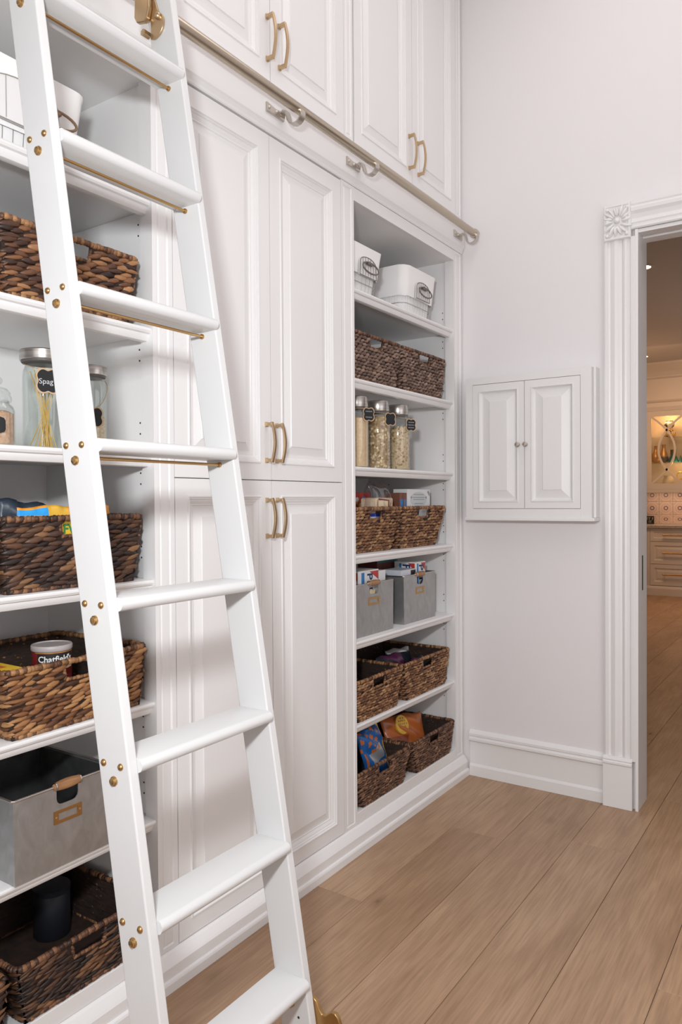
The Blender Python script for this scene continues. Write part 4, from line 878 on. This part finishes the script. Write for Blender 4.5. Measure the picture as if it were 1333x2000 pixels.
# -- right bay, lower baskets
zb = SHZ[5]+.0075
bag('dark purple pouch lying in the basket below the grey bins', (-.20, -.44, zb+.085), (.15, 1, 0), (-.35, .1, 1), .20, .17, .06, lambda x, y: 1 if x*.7+y > .5 else 0, [DARKB, PURP], 21)
bag('blue and purple pouch by the hand hole of the basket below the grey bins', (-.105, -.355, zb+.075), (0, 1, 0), (-.12, 0, 1), .13, .15, .045, lambda x, y: (1 if y < .35 else 2) if x < .2 else 0, [DARKB, BLUEF, PURP], 22)
bag('dark crumpled pouch with a clear top at the left of its basket', (-.27, -.25, zb+.08), (.3, 1, 0), (-.3, -.1, 1), .17, .16, .05, lambda x, y: 1 if y > .75 else 0, [DARKB, SILV], 23)
zb = .1555
def blue_fn(x, y):
    if x > .66+.10*math.sin(4*y): return 1
    if -.30 < y < .12 and -.62 < x < .38: return 2
    if .10 < y < .24 and -.45 < x < .35: return 3 if math.sin(14*x) > -.2 else 2
    if y > .36 and math.sin(13*x+5*y)*math.sin(12*y-3*x) > .42: return 3
    if -.92 < x < -.84 and y < .3: return 3
    return 0
bag('tall blue chip bag with a yellow edge leaning in the left floor basket', (-.155, -.700, zb+.128), (-.05, 1, .22), (-.18, -.18, 1), .19, .255, .06, blue_fn, [BLUEF, YELF, SILV, ORGD], 31, n=26, k=30)
t_, b, (c, U, V, N) = bag('burnt orange chip bag with a round gold seal in the right floor basket', (-.200, -.325, zb+.100), (.22, 1, -.10), (-.38, .02, .93), .31, .205, .070, lambda x, y: 1 if x < -.1 and y < .0 else 0, [ORGD, col('foil_russet', (.27, .06, .025), .3)], 32, n=26, k=26)
sc0 = c+U*(-.045)+V*.050+N*.036
def disc(r, d0, d1, name, m, par):
    n = 28; vs = [sc0+U*(r*math.cos(2*math.pi*i/n))+V*(r*math.sin(2*math.pi*i/n))+N*d for d in (d0, d1) for i in range(n)]
    return MB().add(vs, [tuple(range(n))[::-1], tuple(range(n, 2*n))]+[(i, (i+1) % n, n+(i+1) % n, n+i) for i in range(n)]).build(name, m, par)
sl = disc(.046, -.006, .003, 'gold_seal', YELF, t_)
m = MB()
for r_, zz_ in enumerate((.030, .016, .002, -.012)):
    for q in range(7):
        x0 = -.030+q*.010; h = .0045
        if abs(x0)+abs(zz_)*.6 > .036: continue
        P_ = lambda a, b: sc0+U*a+V*b+N*.0034
        m.tube([P_(x0, zz_-h), P_(x0+.002*((q*5+r_) % 3-1), zz_+h), P_(x0+.006, zz_+h*((q+r_) % 2))], .0011, 4)
stuff(m.build('seal_lettering', BROWNC, sl))
# -- left bay
zb = SHZ[3]+.0075
def orange_fn(x, y):
    if .76 < y < .93 and -.98 < x < -.42: return 1
    if .78 < y < .99 and -.40 < x < .02: return 2
    if y > .72 and .06 < x < .50: return 3
    return 0
t_, b, (c, U, V, N) = bag('orange snack bag with a blue stripe sticking out of the dark basket', (-.092, -2.338, zb+.104), Y, (-.05, 0, 1), .285, .205, .030, orange_fn, [ORG, col('print_skyblue', (.02, .35, .80)), YELF, WHITE], 41, n=34, k=34, wrinkle=.001)
o0 = Vector((-.073, -2.335, 1.346))
pn = MB().prism([(-2.392, 1.328), (-2.290, 1.325), (-2.288, 1.368), (-2.386, 1.372)], -.0745, -.0730, 'x').build('yellow_panel', YEL, t_)
text('lettering', 'FV', .034, GREEN, pn, (-.0729, -2.364, 1.350), Y, Z, ext=.0004, align='LEFT', bold=.0012)
bag('dark navy pouch behind the orange snack bag', (-.165, -2.41, zb+.112), (0, 1, -.12), (-.1, .12, 1), .16, .215, .035, lambda x, y: 0, [NAVYF], 42, wrinkle=.005, name='pouch')
zb = SHZ[4]+.0075
cc = (-.150, -2.348); R = .0505
can = thing('coffee_can', (cc[0], cc[1], zb), 'round red coffee can with a grey plastic lid and white lettering', 'can')
sm(MB().lathe((cc[0], cc[1], zb), [(R-.001, 0), (R, .003), (R, .180), (R-.001, .184)], 40).build('can_body', MAROON, can), 40)
sm(MB().lathe((cc[0], cc[1], zb+.178), [(R+.001, 0), (R+.0022, .002), (R+.0022, .012), (R+.0005, .0145), (R-.004, .0145), (R-.005, .012), (.001, .012)], 40).build('plastic_lid', col('grey_lid', (.42, .38, .37), .45), can), 40)
def wrap_panel(name, a0, a1, z0, z1, r, m, curve=0):
    n = 18; vs = []
    for i in range(n+1):
        a = math.radians(a0+(a1-a0)*i/n); q = 2*i/n-1; dz = curve*(1-q*q)
        for rr_, zz_ in ((r-.0006, z0-dz), (r, z0-dz), (r-.0006, z1), (r, z1)): vs.append((cc[0]+math.cos(a)*rr_, cc[1]+math.sin(a)*rr_, zz_))
    return MB().add(vs, [(i*4+1, i*4+5, i*4+7, i*4+3) for i in range(n)]+[(i*4, i*4+2, i*4+6, i*4+4) for i in range(n)]+[(i*4, i*4+4, i*4+5, i*4+1) for i in range(n)]+[(i*4+2, i*4+3, i*4+7, i*4+6) for i in range(n)]).build(name, m, can)
ca = -22
wrap_panel('tan_band', ca-58, ca+58, zb+.133, zb+.141, R+.0008, CREAM, .003)
wrap_panel('gold_line', ca-66, ca+66, zb+.1745, zb+.1765, R+.0008, GOLD)
bp_ = wrap_panel('black_panel', ca-56, ca+56, zb+.144, zb+.173, R+.0010, BLACK)
text('lettering', "Chatfield's", .0225, WHITE, bp_, (0, 0, zb+.1585), X, Z, ext=.0003, bend=(cc, R+.0011, math.radians(ca)), bold=.0004)
wrap_panel('gold_medallion', ca-6, ca+24, zb+.060, zb+.098, R+.0008, CREAM, .006)
wrap_panel('medallion_face', ca+1, ca+17, zb+.066, zb+.092, R+.0014, GOLD, .003)
t_ = carton('flat yellow box lying in the honey brown basket at the left edge', -.250, -.085, -2.523, -2.468, zb, 1.008, YEL, 'food_box', 'box')
MB().box(-.20, -.13, -2.515, -2.49, 1.0078, 1.0086).build('red_print', col('print_rust', (.55, .16, .02)), t_)
tn = thing('storage_tin', (-.32, -2.24, .1555), 'dark blue tin at the back of the dark basket on the cabinet floor', 'tin')
sm(MB().lathe((-.32, -2.24, .1555), [(.050, 0), (.052, .003), (.052, .125), (.050, .128)], 28).build('tin_body', col('tin_navy', (.009, .010, .015), .5), tn), 40)
sm(MB().lathe((-.32, -2.24, .2825), [(.053, 0), (.053, .014), (.045, .017), (.001, .017)], 28).build('tin_lid', col('tin_navy', (.009, .010, .015), .5), tn), 40)
# ================================================================ KITCHEN BEYOND THE DOORWAY
KP = mat('kitchen_paint', (.66, .60, .54), .45); KW = mat('kitchen_wall_paint', (.70, .62, .53), .7)
KC = 3.45
struct(MB().box(-1.7, RX1, WY1, 9.0, KC, KC+.1).build('ceiling', mat('kitchen_ceiling_paint', (.62, .59, .57), .8)))
wf_ = struct(MB().box(-1.7, RX1, 8.862, 9.0, -.02, KC).build('wall_far', KW))
struct(MB().box(-1.7, -1.6, WY1, 9.0, -.02, KC).build('wall_left', KW))
# crown moulding along the far wall
cr = [(8.50, 2.95), (8.862, 2.95), (8.862, KC-.001), (8.34, KC-.001), (8.34, KC-.03), (8.37, KC-.06), (8.44, KC-.13), (8.48, KC-.19), (8.475, KC-.21), (8.50, KC-.23)]
tr3 = struct(MB().prism(cr, -1.55, RX1, 'x').build('trim_3', KP)); tr3['label'] = 'deep crown moulding over the kitchen wall cabinets'
# base cabinets
kb = thing('kitchen_base_cabinet', (-.1, 8.5, 0), 'cream kitchen base cabinet with three drawers, seen through the doorway', 'cabinet')
MB().box(-.85, 1.6, 8.22, 8.855, .12, .985).build('carcass', KP, kb)
MB().box(-.85, -.805, 8.20, 8.22, .12, .985).build('frame_stile', KP, kb)
MB().prism([(8.22, 0), (8.175, 0), (8.175, .10), (8.185, .125), (8.20, .135), (8.22, .14)], -.87, 1.6, 'x').build('base_moulding', KP, kb)
dp = [(0, 0), (.055, 0), (.058, -.006), (.064, -.010), (.072, -.012), (.10, -.006), (.103, -.004)]
for q, (x0, x1) in enumerate(((-.802, -.02), (-.012, .78), (.788, 1.58))):
    for z0, z1 in ((.795, .980), (.462, .788), (.148, .455)):
        d = MB().rings((x0, 8.20, z0), X, Z, (0, -1, 0), x1-x0, z1-z0, dp if z1-z0 > .25 else [(0, 0), (.045, 0), (.048, -.006), (.054, -.009)]).build('drawer', KP, kb)
        xm = (x0+x1)/2; zm = (z0+z1)/2+.01 if z1 < .5 else (z0+z1)/2
        h = sm(MB().lathe((0, 8.158, zm), [(.011, xm-.21), (.014, xm-.205), (.0115, xm-.19), (.0115, xm+.19), (.014, xm+.205), (.011, xm+.21)], 12, 'x').build('bar_handle', BRASSD, d))
        for xx_ in (xm-.19, xm+.19): MB().lathe((xx_, 0, zm), [(.006, 8.20), (.006, 8.158)], 8, 'y').build('handle_post', BRASSD, h)
kr = thing('kitchen_base_cabinet', (-1.2, 7.3, 0), 'cream kitchen base cabinet run turning the corner by the door jamb', 'cabinet')
MB().box(-1.58, -.872, 6.4, 8.19, .12, .985).build('carcass', KP, kr)
MB().prism([(-.90, 0), (-.852, 0), (-.852, .10), (-.862, .125), (-.872, .14), (-.90, .14)], 6.4, 8.17, 'y').build('base_moulding', KP, kr)
for y0, y1 in ((6.42, 7.28), (7.30, 8.15)):
    for z0, z1 in ((.795, .980), (.462, .788), (.148, .455)):
        d = MB().rings((-.856, y0, z0), Y, Z, X, y1-y0, z1-z0, [(0, 0), (.05, 0), (.053, -.006), (.06, -.010)], back=-.014).build('drawer', KP, kr)
        for yy in ((y0+y1)/2, y1-.09): sm(MB().lathe((-.856, yy, (z0+z1)/2), [(.006, 0), (.006, .015), (.014, .02), (.014, .028), (.0005, .03)], 12, 'x').build('knob', BRASSD, d), 40)
STONE = noise_mat('counter_stone', [(.3, (.30, .26, .22)), (.7, (.46, .41, .36))], (1, 1, 1), 30, rough=.25)
ct = MB().prism([(-1.58, 6.38), (-.835, 6.38), (-.835, 8.165), (1.62, 8.165), (1.62, 8.86), (-1.58, 8.86)], .986, 1.031, 'z').build('kitchen_worktop', STONE, None, bevel=.006)
tag(ct, 'stone kitchen worktop turning the corner above the cream drawers', 'worktop')
# backsplash tiles, each its own
def tile_mat():
    m = mat('rosette_tile', (.6, .45, .36), .3); nt = m.node_tree; b = nt.nodes['Principled BSDF']; L = nt.links.new
    tc = nt.nodes.new('ShaderNodeTexCoord'); sx = nt.nodes.new('ShaderNodeSeparateXYZ'); L(tc.outputs['Object'], sx.inputs[0])
    def M(op, a, b_=None):
        n = nt.nodes.new('ShaderNodeMath'); n.operation = op
        for i, v in enumerate((a, b_)):
            if v is None: continue
            if isinstance(v, (int, float)): n.inputs[i].default_value = v
            else: L(v, n.inputs[i])
        return n.outputs[0]
    r = M('SQRT', M('ADD', M('POWER', sx.outputs[0], 2), M('POWER', sx.outputs[2], 2))); an = M('ARCTAN2', sx.outputs[2], sx.outputs[0])
    r2 = M('ADD', r, M('MULTIPLY', M('COSINE', M('MULTIPLY', an, 8)), .0035))
    ring = M('LESS_THAN', M('ABSOLUTE', M('SUBTRACT', r2, .026)), .0075)
    dots = M('MULTIPLY', M('LESS_THAN', M('ABSOLUTE', M('SUBTRACT', r, .062)), .008), M('GREATER_THAN', M('COSINE', M('MULTIPLY', an, 16)), .35))
    dx = M('SUBTRACT', M('ABSOLUTE', sx.outputs[0]), .0975); dz = M('SUBTRACT', M('ABSOLUTE', sx.outputs[2]), .0975)
    rc = M('SQRT', M('ADD', M('POWER', dx, 2), M('POWER', dz, 2))); star = M('LESS_THAN', M('ABSOLUTE', M('SUBTRACT', rc, .040)), .006)
    m1 = nt.nodes.new('ShaderNodeMix'); m1.data_type = 'RGBA'; m1.inputs[6].default_value = (.66, .50, .42, 1); m1.inputs[7].default_value = (.42, .31, .27, 1); L(M('ADD', dots, M('MULTIPLY', star, .55)), m1.inputs[0])
    m2 = nt.nodes.new('ShaderNodeMix'); m2.data_type = 'RGBA'; m2.inputs[7].default_value = (.16, .11, .13, 1); L(ring, m2.inputs[0]); L(m1.outputs[2], m2.inputs[6]); L(m2.outputs[2], b.inputs['Base Color'])
    return m
TILE = tile_mat()
tm = MB().rings((-.097, .004, -.097), X, Z, (0, -1, 0), .194, .194, [(0, 0), (.003, .003)], back=0).build('tile', TILE, wf_)
first = True
for i in range(-3, 6):
    for k, zz_ in enumerate((1.470, 1.270, 1.112)):
        if k == 2: zz_ = 1.072
        o = tm if first else tm.copy()
        if not first: COL.objects.link(o)
        first = False
        o.location = (-.706+.2*i, 8.852, [1.476, 1.276, 1.128][k] if k < 2 else 1.1285-.0)
        if k == 2: o.scale = (1, 1, .0945/.194*2*1.0); o.location.z = 1.1285-.0; o.location.z = (1.033+1.177)/2; o.scale.z = (1.177-1.033)/.194
sg = thing('counter_sign', (-1.02, 8.74, 1.031), 'small black sign with pale lettering standing on the kitchen worktop', 'sign')
MB().box(-1.20, -.855, 8.735, 8.752, 1.031, 1.153).build('sign_board', BLACK, sg)
m = MB(); rng = random.Random(8)
for zz_, h in ((1.114, .020), (1.065, .018)):
    x = -1.18
    while x < -.88:
        wd = rng.uniform(.012, .02); m.box(x, x+.005, 8.7335, 8.7352, zz_-h, zz_+h)
        if rng.random() > .3: m.box(x, x+wd, 8.7335, 8.7352, zz_+h-.006, zz_+h)
        if rng.random() > .4: m.box(x, x+wd*.8, 8.7335, 8.7352, zz_-.003, zz_+.003)
        x += wd+.010+(.016 if rng.random() > .8 else 0)
stuff(m.build('sign_lettering', col('sign_cream', (.55, .50, .40)), sg))
# glass fronted wall cabinet
gc = thing('kitchen_wall_cabinet', (-.3, 8.68, 1.53), 'lit kitchen wall cabinet with curved mullions on its glass door', 'cabinet')
cx0, cx1 = -.93, -.33
MB().box(cx0, cx0+.02, 8.52, 8.858, 1.53, 2.95).build('side_panel', KP, gc); MB().box(cx1-.02, cx1, 8.52, 8.858, 1.53, 2.95).build('side_panel', KP, gc)
MB().box(cx0+.02, cx1-.02, 8.84, 8.858, 1.53, 2.95).build('back_panel', KP, gc)
MB().box(cx0+.02, cx1-.02, 8.52, 8.84, 1.53, 1.62).build('floor_panel', KP, gc); MB().box(cx0+.02, cx1-.02, 8.52, 8.84, 2.70, 2.95).build('top_panel', KP, gc)
MB().prism([(8.50, 2.74), (8.52, 2.74), (8.52, 2.95), (8.46, 2.95), (8.46, 2.90), (8.47, 2.88), (8.49, 2.86), (8.485, 2.80)], cx0-.01, RX1-.5, 'x').build('cornice', KP, gc)
MB().box(cx0, cx1, 8.49, 8.52, 1.515, 1.56).build('light_rail', KP, gc)
dr = MB().box(cx0+.002, -.846, 8.50, 8.52, 1.562, 2.738).build('door_stile', KP, gc); MB().box(-.414, cx1-.002, 8.50, 8.52, 1.562, 2.738).build('door_stile', KP, gc)
MB().box(-.846, -.414, 8.50, 8.52, 1.562, 1.650).build('door_rail', KP, gc); MB().box(-.846, -.414, 8.50, 8.52, 2.658, 2.738).build('door_rail', KP, gc)
MB().box(-.848, -.412, 8.512, 8.516, 1.648, 2.660).build('glass_pane', GLASS, gc)
for sg_ in (1, -1):
    pth = []
    for i in range(25):
        t = 2*i/24-1; pth.append((-.630-sg_*(.115-.335*t*t), 8.508, 2.153+.505*t))
    pth = [(max(-.85, min(-.41, p[0])), p[1], p[2]) for p in pth]
    MB().strap(pth, Y, .014, .030).build('curved_mullion', KP, gc)
for zz_ in (1.966, 2.350): MB().box(cx0+.022, cx1-.022, 8.56, 8.835, zz_-.006, zz_).build('glass_shelf', GLASS, gc)
for zz_, xx_ in ((2.33, -.88), (1.945, -.88)): sm(MB().lathe((xx_, 8.60, zz_), [(.014, 0), (.014, .008)], 12).build('shelf_bracket', BRASS, gc))
MB().box(-.70, -.56, 8.62, 8.70, 2.694, 2.699).build('puck_light', mat('puck_glow', (1, .8, .5), .5, emit=((1, .62, .30), 6)), gc)
point('cabinet_puck', (-.63, 8.60, 2.66), 3.6, (1.0, .54, .22), .03)
point('cabinet_puck_low', (-.50, 8.58, 1.93), 1.8, (1.0, .54, .22), .03)
MB().box(cx1+.004, RX1-.5, 8.50, 8.858, 1.53, 2.74).build('neighbour_door', KP, gc)
kwc = thing('kitchen_wall_cabinet', (-1.25, 7.6, 1.53), 'plain cream kitchen wall cabinet on the return wall by the door jamb', 'cabinet')
MB().box(-1.58, -.955, 6.6, 8.50, 1.53, 2.95).build('carcass', KP, kwc)
for y0, y1 in ((6.65, 7.55), (7.56, 8.46)):
    d = MB().rings((-.935, y0, 1.56), Y, Z, X, y1-y0, 1.17, DOORP(.06)).build('door', KP, kwc)
    yy = y1-.05 if y1 > 8 else y0+.1
    MB().strap([(-.935, yy, 1.62), (-.91, yy, 1.625), (-.905, yy, 1.69), (-.91, yy, 1.755), (-.935, yy, 1.76)], Y, .012, .008).build('pull_handle', BRASSD, d)
# ornaments in the glass cabinet
def vase(name, label, cat, x, y, z, prof, m, parts=()):
    t_ = thing(name, (x, y, z), label, cat)
    b = sm(MB().lathe((x, y, z), prof, 24).build('body', m, t_), 60)
    for nm, pr, mm in parts: sm(MB().lathe((x, y, z), pr, 24).build(nm, mm, t_), 60)
    return t_
PAT = noise_mat('painted_porcelain', [(.42, (.06, .02, .015)), (.48, (.75, .70, .62)), (.62, (.75, .70, .62)), (.68, (.55, .28, .05))], (1, 1, 1), 26, 1, rough=.25)
COP = mat('copper_glaze', (.50, .27, .10), .3, .5); DKV = mat('dark_glaze', (.10, .07, .05), .25); PALE = mat('pale_ceramic', (.70, .62, .52), .35)
vase('ginger_jar', 'white patterned ginger jar with gold bands on the top glass shelf', 'jar', -.620, 8.66, 2.3505, [(.045, 0), (.085, .02), (.088, .06), (.060, .10), (.048, .14), (.070, .17), (.074, .20), (.05, .235), (.02, .25), (.001, .255)], PAT, (('gold_band', [(.086, .018), (.0895, .026), (.0895, .044), (.086, .05)], GOLD), ('gold_neck', [(.0625, .100), (.0635, .105), (.0600, .115), (.055, .12)], GOLD), ('dark_rim', [(.0505, .236), (.053, .238), (.050, .246)], DKV)))
vase('bottle_vase', 'copper bottle vase with a narrow neck on the middle glass shelf', 'vase', -.815, 8.66, 1.9665, [(.030, 0), (.062, .02), (.075, .06), (.066, .11), (.040, .16), (.026, .20), (.024, .25), (.030, .262), (.001, .262)], COP)
vase('bottle_vase', 'dark brown bottle vase between the copper vase and the teal one', 'vase', -.705, 8.68, 1.9665, [(.030, 0), (.056, .02), (.068, .06), (.060, .12), (.038, .18), (.026, .225), (.026, .26), (.034, .275), (.001, .275)], COP, (('dark_base', [(.031, -.0001), (.0575, .02), (.0695, .06), (.0690, .075), (.065, .09)], DKV),))
vase('teal_decanter', 'teal flared decanter with a square neck on the middle glass shelf', 'vase', -.565, 8.66, 1.9665, [(.080, 0), (.082, .01), (.052, .085), (.040, .10), (.040, .185), (.044, .19), (.001, .19)], TEAL, (('brown_neck', [(.0405, .12), (.0412, .121), (.0412, .184), (.0445, .186), (.0445, .191)], DKV),))
vase('small_teal_cone', 'small teal cone beside the flared decanter', 'ornament', -.462, 8.66, 1.9665, [(.032, 0), (.033, .006), (.010, .085), (.006, .10), (.001, .102)], TEAL)
vase('pale_vase', 'pale round vase low in the lit glass cabinet', 'vase', -.640, 8.68, 1.6205, [(.045, 0), (.075, .03), (.078, .08), (.060, .13), (.066, .15), (.001, .15)], PALE)
gr = thing('gold_ring_ornament', (-.470, 8.66, 1.6205), 'gold open ring ornament at the bottom right of the glass cabinet', 'ornament')
sm(MB().lathe((-.470, 8.66, 1.6205), [(.035, 0), (.035, .012), (.008, .02), (.006, .09), (.001, .09)], 16).build('stand', GOLD, gr), 40)
sm(MB().tube([(-.470+.045*math.cos(math.radians(a)), 8.66, 1.6205+.145+.055*math.sin(math.radians(a))) for a in range(20, 331, 15)], .008, 8).build('open_ring', GOLD, gr))
# recessed lights
GLOW = mat('lamp_glow', (1, .9, .75), .5, emit=((1, .80, .55), 9))
for x, y, lb in ((.132, 3.39, 'round recessed ceiling light just inside the kitchen doorway'), (-.80, 7.75, 'round recessed ceiling light far back near the kitchen cabinets')):
    t_ = thing('recessed_light', (x, y, KC), lb, 'ceiling light', 'recessed lights in the kitchen ceiling')
    sm(MB().lathe((x, y, KC), [(.062, -.002), (.085, -.001), (.087, -.008), (.062, -.010), (.062, -.002)], 28, cap=False).build('trim_ring', KP, t_), 40)
    MB().lathe((x, y, KC-.004), [(.0615, 0), (.0615, .002)], 24).build('lamp_disc', GLOW, t_)
